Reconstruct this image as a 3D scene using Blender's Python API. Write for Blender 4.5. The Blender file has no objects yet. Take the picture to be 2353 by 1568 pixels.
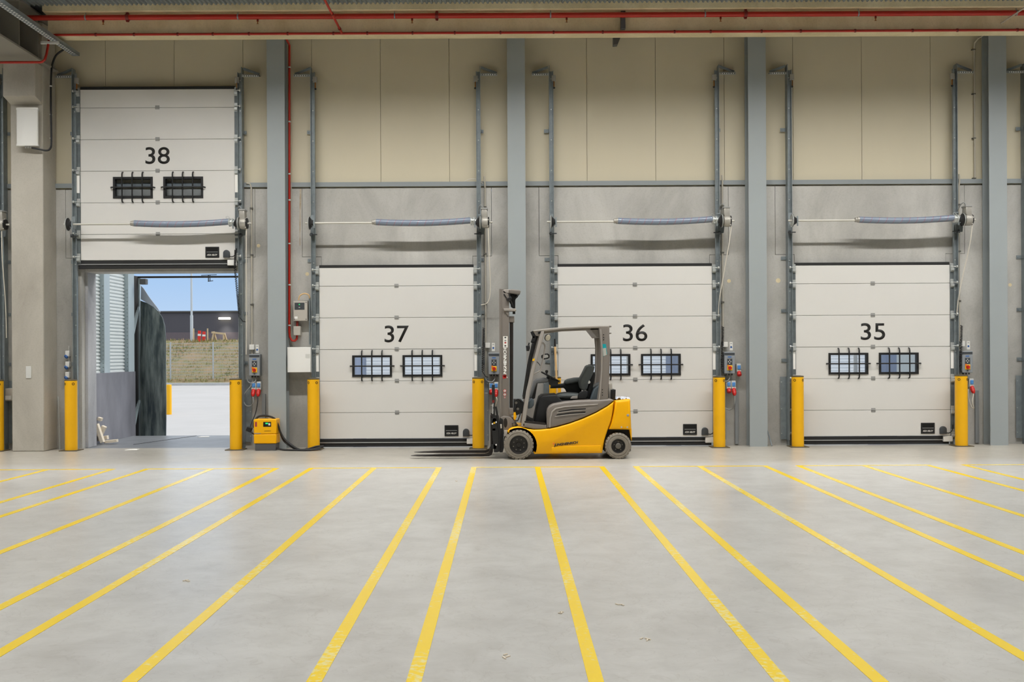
import bpy, bmesh, math, random
from mathutils import Vector, Matrix
random.seed(11)
SC = bpy.context.scene
C = SC.collection
PI = math.pi

# ------------------------------------------------------------------ camera
F, VX, VY, H, ROLL = 2353.0, 1163.0, 811.0, 1.605, 0.0051
cam_d = bpy.data.cameras.new('camera')
cam = bpy.data.objects.new('camera', cam_d); C.objects.link(cam)
cam_d.sensor_width = 36.0; cam_d.lens = 36.0 * F / 2353.0
cam_d.shift_x = (1176.5 - VX) / 2353.0; cam_d.shift_y = (VY - 784.0) / 2353.0
cam_d.clip_end = 600
cr, sr = math.cos(ROLL), math.sin(ROLL)
cam.matrix_world = Matrix(((cr, sr, 0, 0), (0, 0, -1, 0), (-sr, cr, 0, H), (0, 0, 0, 1)))
SC.camera = cam

# ------------------------------------------------------------------ world, sun, lamps, exposure
world = bpy.data.worlds.new('world'); SC.world = world; world.use_nodes = True
wn, wl = world.node_tree.nodes, world.node_tree.links
bg = wn['Background']
tc = wn.new('ShaderNodeTexCoord'); sx = wn.new('ShaderNodeSeparateXYZ'); ramp = wn.new('ShaderNodeValToRGB')
wl.new(tc.outputs['Generated'], sx.inputs[0]); wl.new(sx.outputs['Z'], ramp.inputs[0]); wl.new(ramp.outputs[0], bg.inputs[0])
ramp.color_ramp.elements[0].position = 0.0; ramp.color_ramp.elements[0].color = (0.60, 0.76, 0.96, 1)
ramp.color_ramp.elements[1].position = 0.09; ramp.color_ramp.elements[1].color = (0.38, 0.60, 0.93, 1)
e = ramp.color_ramp.elements.new(0.45); e.color = (1.25, 1.25, 1.22, 1)
bg.inputs[1].default_value = 0.95
sun_d = bpy.data.lights.new('sun', 'SUN'); sun_d.energy = 2.4; sun_d.angle = math.radians(35); sun_d.color = (1, 0.98, 0.95)
sun = bpy.data.objects.new('sun', sun_d); C.objects.link(sun)
sun.rotation_euler = Vector((-0.60, -0.22, -0.77)).to_track_quat('-Z', 'Y').to_euler()
for ly, pw, tilt, spr in ((13.9, 1230, 15, 122), (8.2, 840, 0, 130), (1.8, 780, 0, 141), (-5.5, 480, 0, 141)):
    ld = bpy.data.lights.new('ceiling_strip_light', 'AREA'); ld.shape = 'RECTANGLE'; ld.size = 38; ld.size_y = 0.12
    ld.energy = pw; ld.color = (1.0, 0.982, 0.955); ld.spread = math.radians(spr)
    lo = bpy.data.objects.new('ceiling_strip_light', ld); C.objects.link(lo); lo.location = (0, ly, 7.08); lo.rotation_euler = (math.radians(tilt), 0, 0)
SC.view_settings.view_transform = 'Standard'; SC.view_settings.look = 'None'
SC.view_settings.exposure = 0.0; SC.view_settings.gamma = 1.0; SC.view_settings.use_curve_mapping = False

# ------------------------------------------------------------------ helpers
def px(x, y, Y):
    """a point of the photograph at depth Y -> (X, Z)"""
    u, v = x - VX, VY - y
    return ((u * cr + v * sr) * Y / F, H + (v * cr - u * sr) * Y / F)

def lin(c):
    return tuple((v / 255 / 12.92) if v / 255 <= 0.04045 else ((v / 255 + 0.055) / 1.055) ** 2.4 for v in c)

MATS = {}
def mat(name, col, rough=0.6, metal=0.0, var=0.0, vscale=3.0, col2=None, bump=0.0, bscale=40.0, stretch=None, spec=0.5, coat=0.0, emit=None, estr=1.0, lo=0.35, hi=0.65):
    m = bpy.data.materials.new(name); m.use_nodes = True
    n, l = m.node_tree.nodes, m.node_tree.links
    b = n['Principled BSDF']
    c = lin(col) + (1,)
    b.inputs['Base Color'].default_value = c; b.inputs['Roughness'].default_value = rough; b.inputs['Metallic'].default_value = metal
    b.inputs['Specular IOR Level'].default_value = spec; b.inputs['Coat Weight'].default_value = coat
    if var or col2 or bump:
        t = n.new('ShaderNodeTexCoord'); src = t.outputs['Object']
        if stretch:
            mp = n.new('ShaderNodeMapping'); mp.inputs['Scale'].default_value = stretch; l.new(src, mp.inputs[0]); src = mp.outputs[0]
    if var or col2:
        nz = n.new('ShaderNodeTexNoise'); nz.inputs['Scale'].default_value = vscale; nz.inputs['Detail'].default_value = 7; nz.inputs['Roughness'].default_value = 0.62
        l.new(src, nz.inputs['Vector'])
        r = n.new('ShaderNodeValToRGB'); l.new(nz.outputs['Fac'], r.inputs[0])
        r.color_ramp.elements[0].position = lo; r.color_ramp.elements[1].position = hi
        r.color_ramp.elements[0].color = tuple(v * (1 - var) for v in c[:3]) + (1,) if not col2 else lin(col2) + (1,)
        r.color_ramp.elements[1].color = c
        l.new(r.outputs[0], b.inputs['Base Color'])
    if bump:
        nb = n.new('ShaderNodeTexNoise'); nb.inputs['Scale'].default_value = bscale; nb.inputs['Detail'].default_value = 5
        l.new(src, nb.inputs['Vector'])
        bp = n.new('ShaderNodeBump'); bp.inputs['Strength'].default_value = bump; bp.inputs['Distance'].default_value = 0.01
        l.new(nb.outputs['Fac'], bp.inputs['Height']); l.new(bp.outputs[0], b.inputs['Normal'])
    if emit:
        b.inputs['Emission Color'].default_value = lin(emit) + (1,); b.inputs['Emission Strength'].default_value = estr
    MATS[name] = m
    return m

mat('door_white', (216, 214, 209), 0.5, var=0.02, vscale=2)
mat('panel', (206, 197, 172), 0.55, var=0.03, vscale=1.2, stretch=(1, 1, 0.3))
mat('steel_paint', (157, 164, 165), 0.5, var=0.04, vscale=1.5)
mat('trim_paint', (142, 148, 150), 0.55, var=0.05, vscale=2)
mat('girder_paint', (140, 136, 126), 0.55, var=0.06, vscale=1)
mat('rust', (182, 174, 160), 0.9, col2=(158, 140, 112), vscale=6)
mat('galv', (144, 153, 156), 0.45, 0.25, var=0.22, vscale=9)
mat('galv_dark', (108, 116, 118), 0.48, 0.25, var=0.25, vscale=9)
mat('galv_light', (196, 199, 196), 0.35, 0.4, var=0.1, vscale=12)
mat('shaft', (205, 202, 192), 0.4, 0.2, var=0.05)
mat('cast', (176, 172, 163), 0.42, 0.35, var=0.12, vscale=12)
mat('black', (22, 22, 23), 0.5)
mat('black_gloss', (16, 17, 18), 0.28)
mat('rubber', (34, 34, 34), 0.75, var=0.2, vscale=8)
mat('dark_gap', (12, 12, 11), 0.9)
mat('bollard_yellow', (246, 184, 6), 0.42, var=0.05, vscale=3)
mat('bollard_base', (92, 80, 55), 0.6, var=0.3, vscale=10)
mat('red_pipe', (182, 38, 20), 0.4, var=0.08, vscale=2)
mat('red_pipe_dark', (118, 26, 16), 0.5)
mat('brass', (170, 110, 50), 0.4, 0.7)
mat('hose', (126, 137, 154), 0.3, var=0.05, vscale=4, coat=0.3)
mat('hose_red', (168, 62, 62), 0.5)
mat('grey_box', (150, 150, 147), 0.5)
mat('grey_box_dark', (84, 84, 84), 0.5)
mat('control_grey', (141, 146, 150), 0.5)
mat('control_dark', (62, 66, 70), 0.5)
mat('white_plastic', (232, 231, 226), 0.45)
mat('light_grey', (205, 205, 200), 0.5)
mat('beige_box', (182, 176, 166), 0.5)
mat('blue', (80, 140, 205), 0.4)
mat('deep_blue', (52, 100, 168), 0.4)
mat('red_socket', (196, 36, 30), 0.4)
mat('switch_yellow', (246, 190, 20), 0.4)
mat('orange', (240, 130, 40), 0.45)
mat('cable_black', (24, 24, 25), 0.5)
mat('cable_white', (214, 208, 194), 0.5)
mat('cable_grey', (150, 152, 150), 0.5)
mat('conduit', (186, 180, 166), 0.5)
mat('conduit_dark', (92, 90, 82), 0.5)
mat('green_led', (40, 220, 120), 0.4, emit=(40, 230, 120), estr=0.5)
mat('print_black', (26, 25, 23), 0.6)
mat('print_white', (240, 238, 232), 0.6)
mat('fork_yellow', (248, 180, 0), 0.4, var=0.03, vscale=3, spec=0.3, coat=0.06)
mat('fork_grey', (126, 119, 112), 0.42, var=0.03, vscale=4)
mat('fork_grey_light', (160, 154, 147), 0.42)
mat('fork_black', (30, 30, 30), 0.5, var=0.2, vscale=9)
mat('fork_steel', (52, 47, 43), 0.5, 0.4, var=0.3, vscale=8)
mat('tyre', (142, 134, 121), 0.85, var=0.22, vscale=7, bump=0.3, bscale=30)
mat('rim', (38, 36, 34), 0.4, 0.2)
mat('bolt', (112, 108, 100), 0.4, 0.5)
mat('seat_fabric', (88, 93, 93), 0.75, var=0.12, vscale=20)
mat('seat_black', (24, 25, 26), 0.6)
mat('dash_grey', (120, 122, 124), 0.5)
mat('dash_blue', (74, 84, 90), 0.5)
mat('teal', (0, 160, 168), 0.5)
mat('sticker_grey', (178, 178, 170), 0.5)
mat('lamp_glass', (235, 228, 205), 0.2)
mat('plastic_film', (222, 228, 240), 0.3)
mat('timber', (232, 220, 200), 0.7, var=0.12, vscale=6, stretch=(1, 1, 6))
mat('broom_wood', (222, 184, 130), 0.6, var=0.08, vscale=10)
mat('sheet_steel', (160, 164, 166), 0.4, 0.3, var=0.15, vscale=3, stretch=(1, 1, 0.4))
mat('kick_plate', (142, 142, 150), 0.38, 0.35, var=0.3, vscale=2.2, stretch=(1, 1, 0.4))
mat('corrugated', (214, 220, 220), 0.45, 0.1, var=0.04)
mat('shelter_post', (176, 190, 196), 0.45, 0.2)
mat('curtain', (66, 78, 82), 0.42, col2=(140, 150, 148), vscale=3.0, stretch=(3, 3, 0.35), lo=0.38, hi=0.6)
mat('curtain_flap', (178, 186, 200), 0.45)
mat('leveller', (140, 144, 150), 0.42, 0.35, var=0.2, vscale=2.5, bump=0.15, bscale=60)
mat('yard', (174, 175, 178), 0.8, var=0.07, vscale=0.5)
mat('kerb', (190, 192, 192), 0.8, var=0.1)
mat('bank_soil', (140, 120, 94), 0.95, col2=(112, 112, 76), vscale=1.6, bump=0.8, bscale=6)
mat('grass', (146, 142, 82), 0.9, col2=(118, 124, 66), vscale=3)
mat('grass_dry', (176, 150, 116), 0.9)
mat('fence_steel', (178, 182, 182), 0.5, 0.2)
mat('pole', (196, 204, 210), 0.45, 0.1)
mat('facade', (88, 88, 98), 0.8, var=0.06, vscale=0.5)
mat('facade_base', (112, 104, 112), 0.8, var=0.05)
mat('marker_red', (226, 50, 36), 0.5)
mat('weathered_wood', (206, 184, 148), 0.8)
mat('facade_lamp', (255, 250, 225), 0.4, emit=(255, 246, 215), estr=3)
def sheet_mat():
    m = bpy.data.materials.new('white_panel'); m.use_nodes = True
    n, l = m.node_tree.nodes, m.node_tree.links
    b = n['Principled BSDF']; out = [x for x in n if x.type == 'OUTPUT_MATERIAL'][0]
    b.inputs['Base Color'].default_value = lin((240, 242, 244)) + (1,); b.inputs['Roughness'].default_value = 0.5
    tr = n.new('ShaderNodeBsdfTranslucent'); tr.inputs[0].default_value = lin((240, 242, 244)) + (1,)
    mx = n.new('ShaderNodeMixShader'); mx.inputs[0].default_value = 0.7
    l.new(b.outputs[0], mx.inputs[1]); l.new(tr.outputs[0], mx.inputs[2]); l.new(mx.outputs[0], out.inputs[0])
    MATS['white_panel'] = m
sheet_mat()
mat('pod_blue', (142, 156, 184), 0.5, var=0.15, vscale=3)
mat('alu', (176, 178, 178), 0.35, 0.6)
mat('insulation_wall', (170, 166, 156), 0.7)
mat('shell_wall', (200, 196, 186), 0.7)

def concrete(name, col, dark, bumpy=0.25, rough=0.75, dscale=0.9, speck=True):
    m = bpy.data.materials.new(name); m.use_nodes = True
    n, l = m.node_tree.nodes, m.node_tree.links
    b = n['Principled BSDF']; b.inputs['Roughness'].default_value = rough
    t = n.new('ShaderNodeTexCoord')
    big = n.new('ShaderNodeTexNoise'); big.inputs['Scale'].default_value = dscale; big.inputs['Detail'].default_value = 8; big.inputs['Roughness'].default_value = 0.65
    big.inputs['Distortion'].default_value = 0.6
    mp = n.new('ShaderNodeMapping'); mp.inputs['Scale'].default_value = (1, 1, 0.55); l.new(t.outputs['Object'], mp.inputs[0]); l.new(mp.outputs[0], big.inputs['Vector'])
    r1 = n.new('ShaderNodeValToRGB'); r1.color_ramp.elements[0].position = 0.3; r1.color_ramp.elements[1].position = 0.66
    r1.color_ramp.elements[0].color = lin(dark) + (1,); r1.color_ramp.elements[1].color = lin(col) + (1,)
    l.new(big.outputs['Fac'], r1.inputs[0])
    fine = n.new('ShaderNodeTexNoise'); fine.inputs['Scale'].default_value = 38; fine.inputs['Detail'].default_value = 4; l.new(t.outputs['Object'], fine.inputs['Vector'])
    r2 = n.new('ShaderNodeValToRGB'); r2.color_ramp.elements[0].position = 0.25; r2.color_ramp.elements[1].position = 0.5
    r2.color_ramp.elements[0].color = (0.74, 0.73, 0.7, 1); r2.color_ramp.elements[1].color = (1, 1, 1, 1)
    l.new(fine.outputs['Fac'], r2.inputs[0])
    mx = n.new('ShaderNodeMix'); mx.data_type = 'RGBA'; mx.blend_type = 'MULTIPLY'; mx.inputs[0].default_value = 1.0 if speck else 0.35
    l.new(r1.outputs[0], mx.inputs[6]); l.new(r2.outputs[0], mx.inputs[7]); l.new(mx.outputs[2], b.inputs['Base Color'])
    bp = n.new('ShaderNodeBump'); bp.inputs['Strength'].default_value = bumpy; bp.inputs['Distance'].default_value = 0.004
    l.new(fine.outputs['Fac'], bp.inputs['Height']); l.new(bp.outputs[0], b.inputs['Normal'])
    MATS[name] = m
concrete('concrete', (197, 195, 189), (157, 155, 149), speck=False, bumpy=0.08)
concrete('concrete_column', (190, 185, 173), (164, 158, 146), speck=False, bumpy=0.1)
concrete('concrete_beam', (232, 218, 182), (206, 190, 150), dscale=1.6, speck=False, bumpy=0.1)
concrete('jamb', (186, 187, 190), (140, 141, 146), speck=False, bumpy=0.1)

def floor_mat():
    m = bpy.data.materials.new('floor_concrete'); m.use_nodes = True
    n, l = m.node_tree.nodes, m.node_tree.links
    b = n['Principled BSDF']
    t = n.new('ShaderNodeTexCoord')
    a = n.new('ShaderNodeTexNoise'); a.inputs['Scale'].default_value = 0.55; a.inputs['Detail'].default_value = 9; a.inputs['Roughness'].default_value = 0.6; a.inputs['Distortion'].default_value = 0.8
    l.new(t.outputs['Object'], a.inputs['Vector'])
    r = n.new('ShaderNodeValToRGB'); l.new(a.outputs['Fac'], r.inputs[0])
    r.color_ramp.elements[0].position = 0.22; r.color_ramp.elements[0].color = lin((184, 182, 178)) + (1,)
    r.color_ramp.elements[1].position = 0.62; r.color_ramp.elements[1].color = lin((199, 198, 194)) + (1,)
    # fine curved scuffs
    s = n.new('ShaderNodeTexNoise'); s.inputs['Scale'].default_value = 2.6; s.inputs['Detail'].default_value = 3; s.inputs['Distortion'].default_value = 2.5
    l.new(t.outputs['Object'], s.inputs['Vector'])
    r2 = n.new('ShaderNodeValToRGB'); l.new(s.outputs['Fac'], r2.inputs[0])
    r2.color_ramp.elements[0].position = 0.485; r2.color_ramp.elements[0].color = (1, 1, 1, 1)
    r2.color_ramp.elements[1].position = 0.5; r2.color_ramp.elements[1].color = (0.9, 0.89, 0.88, 1)
    e = r2.color_ramp.elements.new(0.515); e.color = (1, 1, 1, 1)
    mx = n.new('ShaderNodeMix'); mx.data_type = 'RGBA'; mx.blend_type = 'MULTIPLY'; mx.inputs[0].default_value = 1
    l.new(r.outputs[0], mx.inputs[6]); l.new(r2.outputs[0], mx.inputs[7]); l.new(mx.outputs[2], b.inputs['Base Color'])
    q = n.new('ShaderNodeMapRange'); q.inputs[3].default_value = 0.22; q.inputs[4].default_value = 0.42; l.new(a.outputs['Fac'], q.inputs[0]); l.new(q.outputs[0], b.inputs['Roughness'])
    k = n.new('ShaderNodeTexNoise'); k.inputs['Scale'].default_value = 3.2; k.inputs['Detail'].default_value = 8; k.inputs['Roughness'].default_value = 0.7; k.inputs['Distortion'].default_value = 0.4
    l.new(t.outputs['Object'], k.inputs['Vector'])
    r3 = n.new('ShaderNodeValToRGB'); l.new(k.outputs['Fac'], r3.inputs[0])
    r3.color_ramp.elements[0].position = 0.3; r3.color_ramp.elements[0].color = (0.86, 0.855, 0.84, 1)
    r3.color_ramp.elements[1].position = 0.62; r3.color_ramp.elements[1].color = (1.04, 1.04, 1.04, 1)
    m2 = n.new('ShaderNodeMix'); m2.data_type = 'RGBA'; m2.blend_type = 'MULTIPLY'; m2.inputs[0].default_value = 1
    l.new(mx.outputs[2], m2.inputs[6]); l.new(r3.outputs[0], m2.inputs[7]); l.new(m2.outputs[2], b.inputs['Base Color'])
    # trodden, dirtier strip along the dock doors
    sp = n.new('ShaderNodeSeparateXYZ'); l.new(t.outputs['Object'], sp.inputs[0])
    w1 = n.new('ShaderNodeMath'); w1.operation = 'MULTIPLY_ADD'; l.new(a.outputs['Fac'], w1.inputs[0]); w1.inputs[1].default_value = 1.2; l.new(sp.outputs['Y'], w1.inputs[2])
    w2 = n.new('ShaderNodeMapRange'); w2.inputs[1].default_value = 15.0; w2.inputs[2].default_value = 15.9; w2.interpolation_type = 'SMOOTHSTEP'; l.new(w1.outputs[0], w2.inputs[0])
    m3 = n.new('ShaderNodeMix'); m3.data_type = 'RGBA'; m3.blend_type = 'MULTIPLY'; l.new(w2.outputs[0], m3.inputs[0]); m3.inputs[7].default_value = (0.80, 0.765, 0.70, 1)
    l.new(m2.outputs[2], m3.inputs[6]); l.new(m3.outputs[2], b.inputs['Base Color'])
    MATS['floor_concrete'] = m
floor_mat()

def paint_mat():
    m = bpy.data.materials.new('marking_yellow'); m.use_nodes = True
    n, l = m.node_tree.nodes, m.node_tree.links
    b = n['Principled BSDF']; b.inputs['Roughness'].default_value = 0.26
    t = n.new('ShaderNodeTexCoord')
    a = n.new('ShaderNodeTexNoise'); a.inputs['Scale'].default_value = 26; a.inputs['Detail'].default_value = 8; l.new(t.outputs['Object'], a.inputs['Vector'])
    g = n.new('ShaderNodeTexNoise'); g.inputs['Scale'].default_value = 0.6; g.inputs['Detail'].default_value = 2; l.new(t.outputs['Object'], g.inputs['Vector'])
    ad = n.new('ShaderNodeMath'); ad.operation = 'ADD'; l.new(a.outputs['Fac'], ad.inputs[0]); l.new(g.outputs['Fac'], ad.inputs[1])
    r = n.new('ShaderNodeValToRGB'); l.new(ad.outputs[0], r.inputs[0])
    r.color_ramp.elements[0].position = 0.80; r.color_ramp.elements[0].color = lin((240, 226, 150)) + (1,)
    r.color_ramp.elements[1].position = 0.92; r.color_ramp.elements[1].color = lin((246, 212, 52)) + (1,)
    l.new(r.outputs[0], b.inputs['Base Color'])
    MATS['marking_yellow'] = m
paint_mat()

def glass_mat():
    m = bpy.data.materials.new('pane'); m.use_nodes = True
    n, l = m.node_tree.nodes, m.node_tree.links
    for x in list(n):
        if x.type == 'BSDF_PRINCIPLED': n.remove(x)
    out = [x for x in n if x.type == 'OUTPUT_MATERIAL'][0]
    tr = n.new('ShaderNodeBsdfTransparent'); tr.inputs[0].default_value = (0.93, 0.95, 0.97, 1)
    gl = n.new('ShaderNodeBsdfGlossy'); gl.inputs['Roughness'].default_value = 0.06
    fr = n.new('ShaderNodeFresnel'); fr.inputs[0].default_value = 1.45
    mx = n.new('ShaderNodeMixShader'); l.new(fr.outputs[0], mx.inputs[0]); l.new(tr.outputs[0], mx.inputs[1]); l.new(gl.outputs[0], mx.inputs[2])
    l.new(mx.outputs[0], out.inputs[0])
    MATS['pane'] = m
glass_mat()

def slots_mat(name, axis, period):
    m = bpy.data.materials.new(name); m.use_nodes = True
    n, l = m.node_tree.nodes, m.node_tree.links; b = n['Principled BSDF']; b.inputs['Roughness'].default_value = 0.5
    t = n.new('ShaderNodeTexCoord'); sp = n.new('ShaderNodeSeparateXYZ'); l.new(t.outputs['Object'], sp.inputs[0])
    a = n.new('ShaderNodeMath'); a.operation = 'PINGPONG'; a.inputs[1].default_value = period / 2; l.new(sp.outputs[axis], a.inputs[0])
    g = n.new('ShaderNodeMath'); g.operation = 'GREATER_THAN'; g.inputs[1].default_value = period / 4; l.new(a.outputs[0], g.inputs[0])
    r = n.new('ShaderNodeValToRGB'); r.color_ramp.elements[0].color = lin((96, 104, 106)) + (1,); r.color_ramp.elements[1].color = lin((240, 240, 238)) + (1,)
    l.new(g.outputs[0], r.inputs[0]); l.new(r.outputs[0], b.inputs['Base Color']); MATS[name] = m
slots_mat('tray_slots', 'Y', 0.075)
slots_mat('bracket_slots', 'X', 0.038)

ORG = {}
class MB:
    def __init__(s): s.bm = bmesh.new()
    def box(s, x0, x1, y0, y1, z0, z1, M=None):
        vs = [s.bm.verts.new((x, y, z)) for x in (x0, x1) for y in (y0, y1) for z in (z0, z1)]
        for f in ((0, 1, 3, 2), (4, 6, 7, 5), (0, 4, 5, 1), (2, 3, 7, 6), (0, 2, 6, 4), (1, 5, 7, 3)):
            s.bm.faces.new([vs[i] for i in f])
        if M is not None:
            for v in vs: v.co = M @ v.co
        return s
    def bar(s, p0, p1, w, d, up=(0, 0, 1)):
        """a square bar between two points; w across, d along `up`"""
        p0, p1 = Vector(p0), Vector(p1); a = (p1 - p0).normalized(); up = Vector(up)
        b = a.cross(up)
        if b.length < 1e-4: b = a.cross(Vector((0, 1, 0)))
        b.normalize(); c = b.cross(a).normalized()
        r = []
        for p in (p0, p1): r.append([s.bm.verts.new(p + b * (i * w / 2) + c * (j * d / 2)) for i, j in ((-1, -1), (1, -1), (1, 1), (-1, 1))])
        s.bm.faces.new(r[0][::-1]); s.bm.faces.new(r[1])
        for i in range(4): s.bm.faces.new((r[0][i], r[0][(i + 1) % 4], r[1][(i + 1) % 4], r[1][i]))
        return s
    def _ring(s, rings, cap=True, closed=False):
        n = len(rings[0]); m = len(rings)
        for k in range(m if closed else m - 1):
            A, B = rings[k], rings[(k + 1) % m]
            for i in range(n): s.bm.faces.new((A[i], A[(i + 1) % n], B[(i + 1) % n], B[i]))
        if cap and not closed:
            s.bm.faces.new(rings[0][::-1]); s.bm.faces.new(rings[-1])
    def prism(s, pts, a0, a1, axis='y', r=0.0, n=3):
        """polygon extruded along an axis, with both rims rounded by r"""
        P = [Vector(p) for p in pts]; k = len(P)
        area = sum(P[i].x * P[(i + 1) % k].y - P[(i + 1) % k].x * P[i].y for i in range(k))
        if area < 0: P.reverse()
        N = []
        for i in range(k):
            d0 = (P[i] - P[i - 1]).normalized(); d1 = (P[(i + 1) % k] - P[i]).normalized()
            n0, n1 = Vector((-d0.y, d0.x)), Vector((-d1.y, d1.x))
            m = n0 + n1
            m = m / max(0.5, m.length_squared / 2) if m.length > 1e-5 else n0
            N.append(m)
        lay = []
        if r > 0:
            for j in range(n + 1):
                t = j / n * PI / 2; lay.append((a0 + r * (1 - math.sin(t)), r * (1 - math.cos(t))))
            lay = lay[::-1]
            lay = [(a0 + r * (1 - math.sin(j / n * PI / 2)), r * (1 - math.cos(j / n * PI / 2))) for j in range(n, -1, -1)]
            # j=n: at a0, inset r ; j=0: at a0+r, inset 0
            lay += [(a1 - (a - a0), q) for a, q in reversed(lay)]
        else:
            lay = [(a0, 0), (a1, 0)]
        def at(p, a):
            return (p.x, a, p.y) if axis == 'y' else ((a, p.x, p.y) if axis == 'x' else (p.x, p.y, a))
        rings = [[s.bm.verts.new(at(P[i] + N[i] * q, a)) for i in range(k)] for a, q in lay]
        s._ring(rings)
        return s
    def cyl(s, p0, p1, r, r2=None, n=16):
        p0, p1 = Vector(p0), Vector(p1); a = (p1 - p0).normalized()
        b = a.orthogonal().normalized(); c = a.cross(b)
        r2 = r if r2 is None else r2
        s._ring([[s.bm.verts.new(p + (b * math.cos(t) + c * math.sin(t)) * q) for t in [2 * PI * i / n for i in range(n)]] for p, q in ((p0, r), (p1, r2))])
        return s
    def tube(s, pts, r, n=8, closed=False, sub=0):
        P = [Vector(p) for p in pts]
        if sub:
            Q = []
            for i in range(len(P) - 1):
                a = P[max(i - 1, 0)]; b = P[i]; c = P[i + 1]; d = P[min(i + 2, len(P) - 1)]
                for j in range(sub):
                    t = j / sub
                    Q.append(0.5 * ((2 * b) + (c - a) * t + (2 * a - 5 * b + 4 * c - d) * t * t + (3 * b - a - 3 * c + d) * t ** 3))
            Q.append(P[-1]); P = Q
        m = len(P); rings = []; prev = None
        for i in range(m):
            if closed: d = P[(i + 1) % m] - P[i - 1]
            else: d = P[min(i + 1, m - 1)] - P[max(i - 1, 0)]
            d.normalize()
            if prev is None: b = d.orthogonal().normalized()
            else:
                b = prev - d * prev.dot(d); b = b.normalized() if b.length > 1e-6 else d.orthogonal().normalized()
            prev = b; c = d.cross(b)
            rings.append([s.bm.verts.new(P[i] + (b * math.cos(t) + c * math.sin(t)) * r) for t in [2 * PI * k / n for k in range(n)]])
        s._ring(rings, closed=closed)
        return s
    def helix(s, p0, p1, rad, r, turns, n=6, per=10):
        p0, p1 = Vector(p0), Vector(p1); a = (p1 - p0).normalized(); b = a.orthogonal().normalized(); c = a.cross(b)
        k = int(turns * per)
        return s.tube([p0.lerp(p1, i / k) + (b * math.cos(2 * PI * i / per) + c * math.sin(2 * PI * i / per)) * rad for i in range(k + 1)], r, n)
    def lathe(s, prof, o, ax, n=32, cap=True):
        """profile (along, radius) turned about axis ax through o"""
        o, a = Vector(o), Vector(ax).normalized(); b = a.orthogonal().normalized(); c = a.cross(b)
        s._ring([[s.bm.verts.new(o + a * h + (b * math.cos(t) + c * math.sin(t)) * max(q, 1e-4)) for t in [2 * PI * i / n for i in range(n)]] for h, q in prof], cap)
        return s
    def ball(s, c, rx, ry=None, rz=None, u=16, v=10):
        ry = rx if ry is None else ry; rz = rx if rz is None else rz
        bmesh.ops.create_uvsphere(s.bm, u_segments=u, v_segments=v, radius=1, matrix=Matrix.Translation(c) @ Matrix.Diagonal((rx, ry, rz, 1)))
        return s
    def build(s, name, m, parent=None, bev=0.0, smooth=True, seg=2, keep=False):
        bm = s.bm
        bmesh.ops.recalc_face_normals(bm, faces=bm.faces)
        if parent is not None: o = ORG[parent.name]
        else:
            co = [v.co for v in bm.verts]
            o = Vector(((min(c.x for c in co) + max(c.x for c in co)) / 2, (min(c.y for c in co) + max(c.y for c in co)) / 2, min(c.z for c in co)))
            if keep: o = Vector((0, 0, 0))
        bmesh.ops.translate(bm, verts=bm.verts, vec=-o)
        me = bpy.data.meshes.new(name); bm.to_mesh(me); bm.free()
        if smooth:
            me.polygons.foreach_set('use_smooth', [True] * len(me.polygons)); me.set_sharp_from_angle(angle=math.radians(35))
        me.materials.append(MATS[m])
        ob = bpy.data.objects.new(name, me); C.objects.link(ob)
        if parent is not None: ob.parent = parent
        else: ob.location = o
        ORG[ob.name] = o.copy()
        if bev:
            md = ob.modifiers.new('bevel', 'BEVEL'); md.width = bev; md.segments = seg; md.limit_method = 'ANGLE'; md.angle_limit = math.radians(40)
        return ob

def tag(o, label=None, cat=None, group=None, kind=None):
    if label: o['label'] = label
    if cat: o['category'] = cat
    if group: o['group'] = group
    if kind: o['kind'] = kind
    return o

def thing(name, label, cat, loc, group=None, kind=None):
    o = bpy.data.objects.new(name, None); C.objects.link(o); o.location = loc; o.empty_display_size = 0.1
    ORG[o.name] = Vector(loc)
    return tag(o, label, cat, group, kind)

def text(name, body, w, h, pos, m, parent, vertical=False, bold=0.0, shear=0.0, ext=0.0015, slope=0.0):
    """flat lettering facing the hall (-Y), fitted to w x h metres, centred at pos"""
    cu = bpy.data.curves.new('lettering', 'FONT'); cu.body = body; cu.size = 1; cu.extrude = 0.0; cu.offset = bold; cu.shear = shear
    t = bpy.data.objects.new('lettering', cu); C.objects.link(t)
    dg = bpy.context.evaluated_depsgraph_get(); dg.update()
    me = bpy.data.meshes.new_from_object(t.evaluated_get(dg)); C.objects.unlink(t); bpy.data.objects.remove(t); bpy.data.curves.remove(cu)
    xs = [v.co.x for v in me.vertices]; ys = [v.co.y for v in me.vertices]
    cx, cy = (min(xs) + max(xs)) / 2, (min(ys) + max(ys)) / 2
    kx, ky = w / (max(xs) - min(xs)), h / (max(ys) - min(ys))
    o = ORG[parent.name]
    for v in me.vertices:
        a, b = (v.co.x - cx) * kx, (v.co.y - cy) * ky
        b += a * slope
        if vertical: a, b = (-b, a) if vertical is True else (b, -a)
        v.co = Vector((pos[0] + a, pos[1], pos[2] + b)) - o
    bm = bmesh.new(); bm.from_mesh(me)
    r = bmesh.ops.extrude_face_region(bm, geom=bm.faces[:])
    bmesh.ops.translate(bm, verts=[g for g in r['geom'] if isinstance(g, bmesh.types.BMVert)], vec=(0, -ext, 0))
    bmesh.ops.recalc_face_normals(bm, faces=bm.faces)
    bm.to_mesh(me); bm.free()
    me.materials.clear(); me.materials.append(MATS[m]); me.name = name
    ob = bpy.data.objects.new(name, me); C.objects.link(ob); ob.parent = parent; ORG[ob.name] = o
    return ob

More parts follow.
